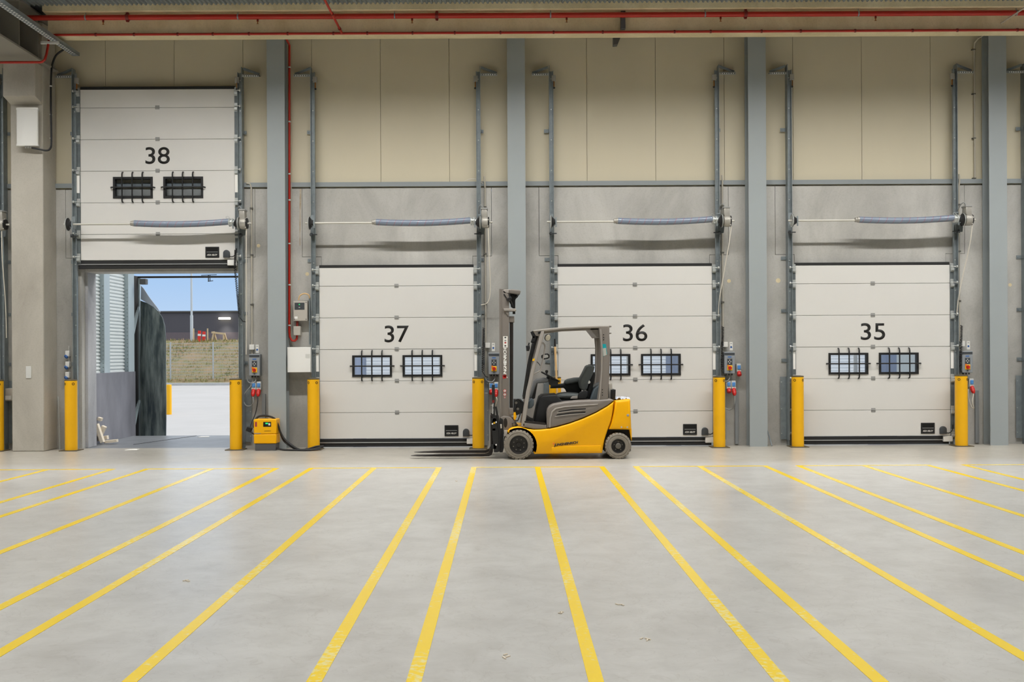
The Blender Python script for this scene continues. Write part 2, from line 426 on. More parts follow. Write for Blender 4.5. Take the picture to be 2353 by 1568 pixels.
# ------------------------------------------------------------------ setting
DW = 17.56                       # inner face of the dock wall
WT = 0.5                         # its thickness
ZL, ZT = 4.443, 4.54             # top of the concrete, top of the steel angle
CEN = {38: -5.919, 37: -1.862, 36: 2.198, 35: 6.248}
HALF = 1.355
ZO = 3.03                        # head of the door openings

fl = MB().box(-26, 26, -14, DW, -0.3, 0).build('floor', 'floor_concrete', keep=True)
tag(fl, 'smooth light grey concrete warehouse floor with yellow lanes', 'floor', kind='structure')

# yellow lane markings, parts of the floor
ends = [(-45, 1081), (108, 1080), (258, 1079), (338, 1078.5), (487, 1078), (635, 1077), (715, 1077), (860, 1076), (1009, 1075), (1089, 1075), (1235, 1074),
        (1383, 1073.5), (1461, 1073), (1608, 1072.5), (1757, 1071), (1835, 1071), (1985, 1070.5), (2130, 1069), (2215, 1069), (2362, 1068)]
YB = 14.3
lx = []
for x, y in ends:
    u, v = x - VX, VY - y
    yy = F * H / (-(v * cr - u * sr)); lx.append((u * cr + v * sr) * yy / F)
for x in lx:
    MB().box(x - 0.038, x + 0.038, 3.0, YB, 0.0, 0.0025).build('lane_marking', 'marking_yellow', fl)
for a, b in ((0, 2), (3, 5), (6, 8), (9, 11), (12, 14), (15, 17), (18, 19)):
    MB().box(lx[a] - 0.038, lx[b] + 0.038, YB + 0.002, YB + 0.077, 0.0, 0.0025).build('lane_marking', 'marking_yellow', fl)

# dock wall: concrete base in elements with open joints
w = MB()
J = 0.007
cs = sorted(CEN.values())
LH, LZ = 1.62, 3.27              # lintel element half width and its lower edge
edge = -26
G = []
for c in cs:
    G.append((edge, c - HALF)); edge = c + HALF
G.append((edge, 26))
for i, (a, b) in enumerate(G):
    w.box(a, b, DW, DW + WT, -0.02 if i else -0.02, LZ - J)
    la = a if i == 0 else cs[i - 1] + LH + J
    lb = b if i == len(G) - 1 else cs[i] - LH - J
    w.box(la, lb, DW, DW + WT, LZ - J, ZL)
for c in cs:
    w.box(c - LH, c + LH, DW, DW + WT, LZ, ZL)
    w.box(c - HALF + 0.06, c + HALF - 0.06, DW, DW + WT, ZO, LZ)
    w.box(c - HALF, c - HALF + 0.055, DW + 0.004, DW + WT, ZO, LZ - J); w.box(c + HALF - 0.055, c + HALF, DW + 0.004, DW + WT, ZO, LZ - J)
wall = w.build('wall_back', 'concrete', keep=True, smooth=False)
tag(wall, 'grey concrete base of the dock wall around the loading doors', 'wall', kind='structure')

for x, y, r_ in ((1675, 646, 0.032), (1788, 645, 0.04), (594, 565, 0.03), (706, 630, 0.032), (2321, 655, 0.03)):
    X, Z = px(x, y, DW); MB().cyl((X, DW, Z), (X, DW - 0.002, Z), r_, n=20).build('tie_hole_plug', 'concrete_beam', wall)
MB().prism([px(688.5, 434, DW), px(692.5, 434, DW), px(692, 470, DW), px(690.5, 520, DW), px(690, 565, DW), px(688.5, 565, DW), px(688, 500, DW)], DW - 0.0012, DW).build('rust_streak', 'rust', wall)
# upper wall: sandwich panels with vertical joints
w = MB()
P0, PW = px(874, 250, DW)[0], 1.1805
k0, k1 = int((-26 - P0) / PW), int((26 - P0) / PW)
for k in range(k0, k1):
    w.box(P0 + k * PW + 0.0035, P0 + (k + 1) * PW - 0.0035, DW + 0.03, DW + 0.15, ZL, 7.4)
w.box(-26, 26, DW + 0.06, DW + 0.2, ZL, 7.4)
up = w.build('wall_back_upper', 'panel', keep=True, smooth=False)
tag(up, 'beige sandwich panel cladding above the concrete dock wall', 'wall', kind='structure')
t_ = MB().box(-26, 26, DW - 0.035, DW + 0.05, ZT - 0.012, ZT).box(-26, 26, DW - 0.035, DW - 0.027, ZL + 0.02, ZT - 0.012).build('trim_1', 'trim_paint', keep=True, smooth=False)
tag(t_, 'grey steel angle running between concrete and beige panels', 'trim', kind='structure')

for nm, b, lb in (('wall_left', (-26.2, -26, -14, DW, 0, 7.4), 'far left end wall of the hall'), ('wall_right', (26, 26.2, -14, DW, 0, 7.4), 'far right end wall of the hall'),
                  ('wall_front', (-26, 26, -14.2, -14, 0, 7.4), 'rear wall behind the camera position')):
    tag(MB().box(*b).build(nm, 'shell_wall', keep=True), lb, 'wall', kind='structure')

# ceiling: corrugated steel deck, ribs running towards the dock wall
bm = bmesh.new(); pitch = 0.075; n = int(52 / pitch); ZD = 7.2
ra, rb = [], []
for i in range(n):
    x = -26 + i * pitch
    for dx, dz in ((0, 0), (0.02, 0), (0.034, 0.03), (0.058, 0.03)):
        ra.append(bm.verts.new((x + dx, -14, ZD + dz))); rb.append(bm.verts.new((x + dx, 16.42, ZD + dz)))
for i in range(len(ra) - 1): bm.faces.new((ra[i], ra[i + 1], rb[i + 1], rb[i]))
mb = MB(); mb.bm.free(); mb.bm = bm
mb.box(-26.2, 26.2, -14.2, DW + 0.4, 7.33, 7.5)
tag(mb.build('ceiling', 'galv', keep=True, smooth=False), 'corrugated galvanised steel roof deck', 'ceiling', kind='structure')

# concrete I beam along the dock wall
prof = [(16.40, 7.117), (16.40, 7.2), (16.40, 7.33), (17.12, 7.33), (17.12, 7.117), (16.92, 7.10), (16.90, 6.83), (16.86, 6.785), (16.64, 6.785), (16.60, 6.80), (16.60, 7.10)]
bmx = MB().prism(prof, px(22, 50, 16.6)[0] + 0.62, 26, axis='x').build('concrete_beam', 'concrete_beam', keep=True, smooth=False)
tag(bmx, 'long concrete roof beam running above the dock doors', 'beam', kind='structure')

# steel girder on the corbel, running towards the camera
gx0, gx1, gz = -8.27, -7.60, 6.43
gm = (gx0 + gx1) / 2
gr = thing('steel_girder', 'grey steel roof girder resting on the concrete column corbel', 'beam', (gm, 4, gz), kind='structure')
MB().box(gx0, gx1, -10, 17.45, gz, gz + 0.03).build('bottom_flange', 'girder_paint', gr)
MB().box(gm - 0.012, gm + 0.012, -10, 17.45, gz + 0.03, 7.17).build('web', 'girder_paint', gr)
MB().box(gx0, gx1, -10, 17.45, 7.17, 7.2).build('top_flange', 'girder_paint', gr)
for y in (16.75, 16.1, 14.0, 11.9): MB().box(gm + 0.012, gx1 - 0.03, y - 0.008, y + 0.008, gz + 0.03, 7.17).build('stiffener', 'girder_paint', gr)

# concrete column with corbel
cl = thing('concrete_column', 'square concrete column with corbel left of door 38', 'column', (-7.97, 17.3, 0), kind='thing')
MB().box(-8.24, -7.70, DW - 0.5, DW - 0.002, 0, 7.16).build('shaft', 'concrete_column', cl, bev=0.015)
MB().prism([(16.80, 5.86), (16.80, 6.425), (DW - 0.5, 6.425), (DW - 0.5, 5.78)], -8.235, -7.705, axis='x').build('corbel', 'concrete_column', cl, bev=0.008)
MB().box(-8.0, -7.91, 17.05, 17.062, 1.22, 1.42).build('filled_patch', 'light_grey', cl, bev=0.004)

# steel columns (H profile)
def steel_column(cx, label):
    m = MB(); h = 0.15; f = DW - 0.29
    m.box(cx - h, cx + h, f, f + 0.018, 0, 7.17).box(cx - 0.006, cx + 0.006, f + 0.018, DW - 0.02, 0, 7.17).box(cx - h, cx + h, DW - 0.045, DW - 0.037, 0, 7.17)
    tag(m.build('steel_column', 'steel_paint'), label, 'column', 'steel columns along the dock wall', kind='thing')
steel_column(px(635, 520, 17.27)[0], 'grey steel column right of the open door 38, behind the yellow charger')
steel_column(px(1187.5, 520, 17.27)[0], 'grey steel column behind the forklift mast, between doors 37 and 36')
steel_column(px(1741, 520, 17.27)[0], 'grey steel column between doors 36 and 35')
steel_column(px(2294, 520, 17.27)[0], 'grey steel column right of door 35, crossed by a thin conduit')

# ------------------------------------------------------------------ dock doors
LINES = [2.753, 2.213, 1.674, 1.135, 0.596]      # section joints of a closed door
def door(idx, num, dz, label):
    c = CEN[num]; y0, y1 = 17.44, 17.495
    d = thing('door_%d' % idx, label, 'door', (c, y1, dz + 0.05), kind='structure')
    zs = [3.068] + LINES + [0.152]
    hw = 1.315
    for i in range(6):
        m = MB(); t, b = zs[i] + dz - 0.0035, zs[i + 1] + dz + 0.0035
        if i != 3:
            m.box(c - hw, c + hw, y0, y1, b, t); m.build('door_section', 'door_white', d, bev=0.004)
        else:
            za, zb = 1.215 + dz, 1.565 + dz; e = [c - hw, c - 0.749, c - 0.093, c + 0.108, c + 0.764, c + hw]
            m.box(c - hw, c + hw, y0, y1, zb, t).box(c - hw, c + hw, y0, y1, b, za)
            for q in (0, 2, 4): m.box(e[q], e[q + 1], y0, y1, za, zb)
            m.build('door_section', 'door_white', d, smooth=False)
    for z in LINES: MB().box(c - hw + 0.002, c + hw - 0.002, y0 + 0.010, y1 - 0.004, z + dz - 0.02, z + dz + 0.02).build('joint_strip', 'grey_box', d)
    MB().box(c - hw, c + hw, y0 + 0.005, y1, 3.068 + dz, 3.115 + dz).build('top_seal', 'rubber', d, bev=0.006)
    bs = MB().box(c - hw - 0.05, c + hw - 0.02, y0 + 0.006, y1, 0.095 + dz, 0.149 + dz).box(c - hw - 0.05, c + hw - 0.02, y0 + 0.012, y1 - 0.005, 0.012 + dz, 0.077 + dz).build('bottom_seal', 'rubber', d, bev=0.006)
    MB().box(c - hw - 0.05, c + hw - 0.02, y0, y1, 0.077 + dz, 0.095 + dz).build('metal_strip', 'alu', bs)
    MB().box(c + hw - 0.13, c + hw + 0.03, y0 - 0.03, y1, 0.055 + dz, 0.15 + dz).build('edge_switch', 'white_plastic', d, bev=0.008)
    for z in LINES:
        z += dz
        MB().box(c - 0.036, c + 0.036, y0 - 0.007, y0, z - 0.03, z + 0.036).cyl((c - 0.036, y0 - 0.009, z), (c + 0.036, y0 - 0.009, z), 0.007, n=8).build('centre_hinge', 'grey_box', d, bev=0.003)
    for sgn in (-1, 1):
        a, b = sorted((c + sgn * hw, c + sgn * (hw - 0.0)));  xi, xo = c + sgn * hw, c + sgn * (hw + 0.062)
        MB().box(min(xi, xo), max(xi, xo), y0 - 0.012, y1, 0.10 + dz, 3.07 + dz).build('end_stile', 'galv_dark', d, bev=0.004)
        for z in [3.02] + LINES + [0.2]:
            z += dz
            m = MB().box(min(xi, xo) + 0.006, max(xi, xo) - 0.006, y0 - 0.05, y0 - 0.012, z - 0.055, z - 0.008)
            m.box(min(xi, xo) + 0.002, max(xi, xo) - 0.002, y0 - 0.018, y0 - 0.012, z - 0.075, z + 0.07)
            m.cyl((xi, y0 - 0.042, z + 0.012), (c + sgn * (hw + 0.10), y0 - 0.042, z + 0.012), 0.008, n=8)
            m.cyl((c + sgn * (hw + 0.09), y0 - 0.042, z + 0.012), (c + sgn * (hw + 0.115), y0 - 0.042, z + 0.012), 0.022, n=14)
            m.build('roller_hinge', 'galv_light', d, bev=0.002)
        MB().box(min(xi, xo) + 0.004, max(xi, xo) - 0.01, y0 - 0.0165, y0 - 0.012, 1.30 + dz, 1.60 + dz).build('type_label', 'print_white', d)
    # two windows with guard bars
    for wx in (c - 0.421, c + 0.436):
        z = 1.39 + dz; fw, fh = 0.338, 0.183; t = 0.036
        fr = MB().box(wx - fw, wx + fw, y0 - 0.014, y1 + 0.005, z + fh - t, z + fh).box(wx - fw, wx + fw, y0 - 0.014, y1 + 0.005, z - fh, z - fh + t)
        fr.box(wx - fw, wx - fw + t, y0 - 0.014, y1 + 0.005, z - fh + t, z + fh - t).box(wx + fw - t, wx + fw, y0 - 0.014, y1 + 0.005, z - fh + t, z + fh - t)
        fr = fr.build('window_frame', 'control_dark', d, smooth=False); fr.data.materials[0] = MATS['black']
        MB().box(wx - fw + t, wx + fw - t, y0 + 0.02, y0 + 0.026, z - fh + t, z + fh - t).build('pane', 'pane', fr, smooth=False)
        for k in (-1, 0, 1):
            bx = wx + k * 0.172
            MB().cyl((bx, y0 - 0.045, z - 0.225), (bx, y0 - 0.045, z + 0.225), 0.0115, n=10).tube([(bx, y0, z + 0.262), (bx, y0 - 0.03, z + 0.255), (bx, y0 - 0.045, z + 0.22)], 0.012, 8).tube([(bx, y0, z - 0.25), (bx, y0 - 0.03, z - 0.245), (bx, y0 - 0.045, z - 0.22)], 0.012, 8).build('guard_bar', 'black', fr)
        MB().cyl((wx - 0.345, y0 - 0.058, z), (wx + 0.345, y0 - 0.058, z), 0.0115, n=10).tube([(wx - 0.372, y0, z), (wx - 0.36, y0 - 0.04, z), (wx - 0.34, y0 - 0.058, z)], 0.012, 8).tube([(wx + 0.372, y0, z), (wx + 0.36, y0 - 0.04, z), (wx + 0.34, y0 - 0.058, z)], 0.012, 8).build('guard_bar', 'black', fr)
    text('door_number', str(num), 0.415, 0.288, (c, y0 - 0.0005, 1.935 + dz), 'print_black', d, bold=0.006)
    hx, hz = c + 0.925, 0.283 + dz
    h = MB().box(hx - 0.118, hx + 0.118, y0 - 0.012, y0, hz - 0.093, hz + 0.093).build('handle_plate', 'black', d, bev=0.010)
    MB().box(hx - 0.095, hx + 0.095, y0 - 0.0135, y0 - 0.010, hz + 0.01, hz + 0.078).build('grip_recess', 'dark_gap', h, bev=0.004)
    MB().box(hx - 0.095, hx + 0.095, y0 - 0.018, y0 - 0.010, hz + 0.000, hz + 0.0075).build('grip_edge', 'alu', h)
    text('maker_lettering', 'ASSA ABLOY', 0.178, 0.03, (hx, y0 - 0.0125, hz - 0.046), 'print_white', h, bold=0.012, shear=0.25)
    sx = c + 1.175
    sb = MB().prism([(sx - 0.055, hz - 0.095), (sx + 0.055, hz - 0.095)] + [(sx + 0.055 * math.cos(a), hz - 0.02 + 0.055 * math.sin(a)) for a in [PI * i / 10 for i in range(11)]], y0 - 0.06, y0, r=0.012).build('sensor_box', 'control_dark', d)
    MB().tube([(sx + 0.05, y0 - 0.03, hz - 0.075), (sx + 0.10, y0 - 0.035, hz - 0.08), (sx + 0.15, y0 - 0.03, hz - 0.04), (sx + 0.165, y0 - 0.03, hz + 0.06)], 0.008, 8, sub=5).build('sensor_cable', 'cable_black', sb)
    return d
door(1, 38, 3.06, 'white dock door 38, raised open above the opening')
door(2, 37, 0.0, 'closed white dock door with the number 37')
door(3, 36, 0.0, 'closed white dock door with the number 36, behind the forklift')
door(4, 35, 0.0, 'closed white dock door with the number 35')

# guide tracks
def track(c, s, label, guard=True):
    X = lambda a: c + s * a
    def bx(m, a, b, y0, y1, z0, z1): m.box(min(X(a), X(b)), max(X(a), X(b)), y0, y1, z0, z1)
    t = thing('door_track', label, 'door track', (X(1.41), 17.46, 0), 'vertical guide tracks of the dock doors')
    m = MB(); bx(m, 1.372, 1.445, 17.452, 17.46, 0.0, 6.40); bx(m, 1.372, 1.38, 17.40, 17.452, 0.0, 6.40); bx(m, 1.437, 1.445, 17.452, 17.555, 0.0, 6.49)
    bx(m, 1.437, 1.447, 17.40, 17.452, 0.0, 6.49)
    rail = m.build('rail', 'galv', t, bev=0.002)
    for k in range(12): MB().cyl((X(1.41), 17.452, 0.55 + k * 0.52), (X(1.41), 17.444, 0.55 + k * 0.52), 0.011, n=8).build('slot_bolt', 'galv_light', rail)
    for z in (0.35, 1.45, 2.30, 3.2, 5.4):
        ce = 1.53 if s < 0 else 1.492
        m = MB(); bx(m, 1.445, ce, 17.545, 17.555, z - 0.03, z + 0.03); bx(m, 1.445, 1.452, 17.47, 17.555, z - 0.03, z + 0.03); m.cyl((X(ce - 0.022), 17.547, z), (X(ce - 0.022), 17.537, z), 0.012, n=8)
        m.build('wall_clip', 'galv', t, bev=0.002)
    # head bracket of perforated angle
    m = MB(); z = 6.345; bx(m, 1.445, 1.735, 17.43, 17.434, z - 0.024, z + 0.024); bx(m, 1.445, 1.735, 17.434, 17.48, z + 0.02, z + 0.024)
    hb = m.build('head_bracket', 'galv_light', t)
    m = MB(); bx(m, 1.47, 1.725, 17.4285, 17.43, z - 0.010, z + 0.006); m.build('slot_row', 'bracket_slots', hb)
    MB().bar((X(1.46), 17.47, 6.475), (X(1.725), 17.50, 6.385), 0.006, 0.045).bar((X(1.46), 17.47, 6.49), (X(1.725), 17.50, 6.40), 0.04, 0.006).build('head_brace', 'galv', t)
    m = MB(); bx(m, 1.46, 1.735, 17.43, 17.55, 6.36, 6.366); m.build('wall_arm', 'galv_dark', t)
    # spring bumper
    m = MB(); bx(m, 1.33, 1.40, 17.40, 17.45, 6.22, 6.32); bp = m.build('bumper_box', 'cast', t, bev=0.004)
    m = MB().cyl((X(1.362), 17.42, 6.22), (X(1.362), 17.42, 6.12), 0.010, n=10); m.build('bumper_rod', 'brass', bp)
    MB().lathe([(0, 0.004), (0.002, 0.016), (0.02, 0.022), (0.03, 0.012)], (X(1.362), 17.42, 6.095), (0, 0, 1), 14).build('rubber_stop', 'black', bp)
    if guard:
        m = MB(); bx(m, 1.458, 1.462, 17.30, 17.53, 0.10, 1.17); bx(m, 1.458, 1.56, 17.526, 17.53, 0.10, 1.17)
        g = m.build('guard_plate', 'galv', t)
        for z in (0.2, 0.62, 1.08): MB().cyl((X(1.54), 17.527, z), (X(1.54), 17.519, z), 0.009, n=8).build('guard_bolt', 'galv_light', g)
    return t
tl = {38: ('left guide track of the raised door 38', 'right guide track of the raised door 38'),
      37: ('left guide track of door 37, beside the white wall cabinet', 'right guide track of door 37, left of the forklift mast'),
      36: ('left guide track of door 36, behind the forklift cab', 'right guide track of door 36'),
      35: ('left guide track of door 35', 'right guide track of door 35')}
for k, (a, b) in tl.items():
    track(CEN[k], -1, a, guard=k < 37); track(CEN[k], 1, b)
track(CEN[38] - 4.056, 1, 'guide track at the far left edge, partly hidden by the concrete column')
track(CEN[35] + 4.035, -1, 'guide track at the far right edge, beyond the last steel column')

# torsion shaft with hose covered spring
YS, ZS = 17.20, 3.80
def torsion(c, label, full=True):
    t = thing('torsion_shaft', label, 'door shaft', (c, YS, ZS), 'torsion shafts above the dock doors')
    if full:
        MB().cyl((c - 1.50, YS, ZS), (c + 1.44, YS, ZS), 0.0165, n=14).build('shaft_rod', 'shaft', t)
        pts = [(c - 0.31 + 1.60 * i / 16, YS, ZS + 0.012 - 0.030 * math.sin(PI * i / 16) ** 0.9 + 0.022 * i / 16) for i in range(17)]
        hs = MB().tube(pts, 0.054, 18).build('spring_hose', 'hose', t)
        m = MB(); k = 150; path = []
        for i in range(k + 1):
            q = i / k * 16; j = min(int(q), 15); p = Vector(pts[j]).lerp(Vector(pts[j + 1]), q - j); a = -2 * PI * 12.5 * i / k
            path.append(p + Vector((0, math.cos(a), math.sin(a))) * 0.0535)
        m.tube(path, 0.0028, 5).build('red_stripe', 'hose_red', hs)
        MB().lathe([(-0.07, 0.03), (-0.065, 0.04), (-0.035, 0.04), (-0.03, 0.048), (0.0, 0.05), (0.02, 0.05)], (c - 0.31, YS, ZS + 0.01), (1, 0, 0), 18).build('hose_clamp', 'cast', t)
        m = MB().lathe([(0, 0.052), (0.01, 0.068), (0.025, 0.07), (0.03, 0.055), (0.055, 0.055), (0.06, 0.07), (0.075, 0.07), (0.08, 0.045), (0.11, 0.04)], (c + 1.27, YS, ZS + 0.018), (1, 0, 0), 18)
        for i in range(6):
            a = 2 * PI * i / 6; m.cyl((c + 1.275, YS + 0.062 * math.cos(a), ZS + 0.018 + 0.062 * math.sin(a)), (c + 1.355, YS + 0.062 * math.cos(a), ZS + 0.018 + 0.062 * math.sin(a)), 0.007, n=6)
        m.tube([(c + 1.27, YS - 0.05, ZS + 0.07), (c + 1.24, YS - 0.07, ZS + 0.10), (c + 1.275, YS - 0.06, ZS + 0.115), (c + 1.31, YS - 0.05, ZS + 0.08)], 0.004, 6, sub=4)
        m.build('spring_fixing', 'galv_light', t, bev=0.002)
    for s in ((-1, 1) if full else (1,)):
        X = lambda a: c + s * a
        MB().lathe([(-0.014, 0.02), (-0.012, 0.104), (-0.004, 0.108), (0.0, 0.095), (0.03, 0.06), (0.055, 0.05), (0.06, 0.02)], (X(1.42), YS, ZS), (-s, 0, 0), 28).build('cable_drum', 'rubber', t)
        MB().lathe([(-0.004, 0.099), (-0.012, 0.105), (-0.003, 0.111), (0.004, 0.105)], (X(1.432), YS, ZS), (-s, 0, 0), 28).build('drum_rim', 'galv_light', t)
        m = MB(); a, b = sorted((X(1.385), X(1.45)))
        m.box(a, b, 17.39, 17.398, ZS - 0.20, ZS + 0.16); a, b = sorted((X(1.375), X(1.382))); m.box(a, b, 17.16, 17.398, ZS - 0.06, ZS + 0.06)
        m.cyl((X(1.35), YS, ZS), (X(1.385), YS, ZS), 0.04, n=16)
        m.box(min(X(1.34), X(1.36)), max(X(1.34), X(1.36)), YS - 0.04, YS - 0.02, ZS - 0.09, ZS + 0.075)
        m.build('bearing_bracket', 'galv', t, bev=0.003)
        m = MB().cyl((X(1.33), 17.36, ZS - 0.175), (X(1.46), 17.36, ZS - 0.175), 0.009, n=8).cyl((X(1.41), 17.36, ZS - 0.175), (X(1.45), 17.36, ZS - 0.175), 0.028, n=12)
        m.build('cable_pulley', 'control_dark', t)
        MB().cyl((X(1.42), YS + 0.06, ZS), (X(1.40), 17.39, ZS - 2.9 if s else 0), 0.0025, n=5).build('lift_cable', 'galv_dark', t)
    return t
torsion(CEN[38], 'torsion shaft with blue hose in front of the raised door 38')
torsion(CEN[37], 'torsion shaft with blue hose above door 37')
torsion(CEN[36], 'torsion shaft with blue hose above door 36')
torsion(CEN[35], 'torsion shaft with blue hose above door 35')

# door operator (gear motor) at the right end of every shaft
def operator(c, label, rope):
    x0 = c + 1.462
    t = thing('door_operator', label, 'gear motor', (x0 + 0.06, YS, ZS - 0.1), 'gear motors of the dock doors')
    m = MB().lathe([(0, 0.05), (0.002, 0.085), (0.02, 0.098), (0.09, 0.1), (0.105, 0.092), (0.11, 0.05)], (x0, YS, ZS), (1, 0, 0), 24)
    for i in range(5):
        a = 2 * PI * i / 5 + 0.3; m.cyl((x0 + 0.02, YS + 0.09 * math.cos(a), ZS + 0.09 * math.sin(a)), (x0 + 0.115, YS + 0.09 * math.cos(a), ZS + 0.09 * math.sin(a)), 0.012, n=8)
    m.build('gearbox', 'cast', t)
    MB().prism([(x0 + 0.012, ZS + 0.055), (x0 + 0.10, ZS + 0.06), (x0 + 0.088, ZS + 0.215), (x0 + 0.0, ZS + 0.215), (x0 - 0.005, ZS + 0.12)], YS - 0.07, YS + 0.09, r=0.015).build('motor_housing', 'cast', t)
    MB().box(x0 - 0.012, x0 + 0.10, YS - 0.078, YS + 0.095, ZS + 0.205, ZS + 0.235).build('motor_cap', 'grey_box', t, bev=0.008)
    MB().lathe([(0.108, 0.05), (0.108, 0.088), (0.125, 0.09), (0.128, 0.07), (0.128, 0.02)], (x0, YS, ZS), (1, 0, 0), 24).build('end_ring', 'black', t)
    MB().cyl((x0 + 0.12, YS, ZS), (x0 + 0.185, YS, ZS), 0.016, n=12).build('shaft_stub', 'shaft', t)
    MB().tube([(x0 + 0.03, YS, ZS + 0.235), (x0 - 0.01, YS, ZS + 0.29), (x0 - 0.045, YS + 0.06, ZS + 0.25), (x0 - 0.05, YS + 0.15, ZS + 0.16)], 0.008, 7, sub=5).build('motor_cable', 'cable_grey', t)
    MB().prism([(x0 - 0.05, ZS - 0.2), (x0 + 0.04, ZS - 0.18), (x0 + 0.06, ZS), (x0 - 0.05, ZS + 0.02)], 17.36, 17.375).build('mounting_plate', 'galv_dark', t)
    MB().tube(rope(x0), 0.0085, 7, sub=6).build('pull_rope', 'cable_white', t)
    return t
operator(CEN[38], 'grey gear motor at the right end of the shaft on door 38', lambda x: [(x + 0.11, YS - 0.02, ZS - 0.09), (x + 0.10, YS, 3.2), (x + 0.075, YS + 0.1, 2.5), (x + 0.06, YS + 0.15, 2.0), (x + 0.04, YS + 0.2, 1.6)])
operator(CEN[37], 'grey gear motor above door 37, left of the steel column behind the mast', lambda x: [(x + 0.11, YS - 0.02, ZS - 0.09), (x + 0.125, YS, 3.2), (x + 0.14, YS + 0.1, 2.7), (x + 0.10, YS + 0.15, 2.47), (x - 0.02, YS + 0.2, 2.42)])
operator(CEN[36], 'grey gear motor above door 36, beside a white pull rope', lambda x: [(x + 0.13, YS - 0.02, ZS - 0.09), (x + 0.09, YS, 3.4), (x + 0.02, YS + 0.1, 2.9), (x - 0.04, YS + 0.15, 2.5), (x - 0.05, YS + 0.2, 2.2)])
operator(CEN[35], 'grey gear motor above door 35 with a slanting pull rope', lambda x: [(x + 0.12, YS - 0.02, ZS - 0.09), (x + 0.09, YS, 3.4), (x + 0.02, YS + 0.1, 2.9), (x - 0.04, YS + 0.15, 2.5), (x - 0.05, YS + 0.2, 2.2)])
operator(CEN[38] - 4.056, 'grey gear motor at the far left edge, half behind the concrete column', lambda x: [(x + 0.06, YS - 0.02, ZS - 0.09), (x + 0.06, YS, 3.2), (x + 0.06, YS + 0.1, 2.5), (x + 0.05, YS + 0.15, 1.9)])

# conduit beside the right track of every door
for k, lab in ((38, 'bent beige conduit beside the right track of open door 38'), (37, 'beige conduit beside the right track of door 37'), (36, 'beige conduit beside the right track of door 36'), (35, 'beige conduit beside the right track of door 35')):
    x = CEN[k] + (1.57 if k == 38 else 1.515)
    p = [(x, 17.53, 1.2), (x, 17.53, 4.46), (x - 0.02, 17.52, 4.52), (x - 0.08, 17.50, 4.53)] if k == 38 else [(x, 17.53, 1.2), (x, 17.53, 4.42), (x, 17.50, 4.5), (x - 0.01, 17.49, 4.62)]
    t = thing('conduit_pipe', lab, 'conduit', (x, 17.53, 1.2), 'beige conduits beside the dock doors')
    MB().tube(p, 0.014, 10).build('pipe', 'conduit', t)
    for z in (1.75, 2.45, 3.3, 4.1): MB().box(x - 0.024, x + 0.024, 17.51, 17.56, z - 0.014, z + 0.014).build('pipe_clip', 'conduit_dark', t)

# spiral cables to the moving doors
def spiral(p, rad, turns, label):
    m = MB(); P = [Vector(q) for q in p]; k = int(turns * 9); path = []
    for i in range(k + 1):
        q = i / k * (len(P) - 1); j = min(int(q), len(P) - 2); c = P[j].lerp(P[j + 1], q - j); d = (P[j + 1] - P[j]).normalized(); b = d.orthogonal().normalized(); e = d.cross(b)
        a = 2 * PI * i / 9; path.append(c + (b * math.cos(a) + e * math.sin(a)) * rad)
    path += [P[-1] + Vector((0.01, 0, -0.04)), P[-1] + Vector((0.05, 0.03, -0.10)), P[-1] + Vector((0.09, 0.06, -0.11))]
    tag(m.tube(path, 0.006, 6).build('spiral_cable', 'cable_black'), label, 'cable', 'black spiral door cables')
X, Z = px(541, 575, 17.36); X2, Z2 = px(550, 725, 17.36)
spiral([(X, 17.36, Z), (X - 0.01, 17.36, Z - 0.3), (X + 0.03, 17.36, Z - 0.75), (X2, 17.36, Z2)], 0.016, 44, 'long black spiral cable hanging across the open doorway from door 38')
for k, lab in ((37, 'black spiral cable beside the right track of door 37'), (36, 'black spiral cable beside the right track of door 36'), (35, 'black spiral cable beside the right track of door 35')):
    x = CEN[k] + 1.475
    spiral([(x + 0.01, 17.38, 2.03), (x, 17.38, 1.7), (x - 0.012, 17.38, 1.3)], 0.017, 26, lab)

# ------------------------------------------------------------------ bollards
def bollard(x, y, Y, label, z=0.0, h=1.185):
    X = px(x, y, Y)[0]
    t = thing('bollard', label, 'bollard', (X, Y, z), 'yellow steel bollards')
    MB().lathe([(0.004, 0.10), (h, 0.10)], (X, Y, z), (0, 0, 1), 40).build('post', 'bollard_yellow', t)
    MB().lathe([(h - 0.012, 0.1005), (h, 0.1025), (h + 0.008, 0.096), (h + 0.014, 0.05), (h + 0.015, 0.001)], (X, Y, z), (0, 0, 1), 40).build('cap', 'bollard_base', t)
    MB().box(X - 0.15, X + 0.15, Y - 0.15, Y + 0.15, z, z + 0.012).build('base_plate', 'bollard_base', t, bev=0.002)
    for sgn in (-1, 1):
        a = sgn * 0.75 - PI / 2
        p = Vector((X + 0.1 * math.cos(a), Y + 0.1 * math.sin(a), z + h - 0.065)); n = Vector((math.cos(a), math.sin(a), 0))
        MB().lathe([(-0.002, 0.022), (0.002, 0.022), (0.002, 0.014), (-0.002, 0.014)], p, n, 16).build('lifting_hole', 'dark_gap', t)
    return t
YBL = 17.19
bollard(163.5, 950, YBL, 'yellow bollard left of the open doorway 38')
bollard(542, 950, YBL, 'yellow bollard right of the open doorway, beside the charger')
bollard(720.5, 950, YBL, 'yellow bollard left of door 37, below the white cabinet')
bollard(1099, 950, YBL, 'yellow bollard right of door 37, just left of the forklift mast')
bollard(1276, 950, YBL, 'yellow bollard left of door 36, seen through the forklift cab')
bollard(1652.5, 950, YBL, 'yellow bollard right of door 36')
bollard(1833, 950, YBL, 'yellow bollard left of door 35')
bollard(2209, 950, YBL, 'yellow bollard right of door 35')
bollard(-6, 950, YBL, 'yellow bollard cut off by the left picture edge')

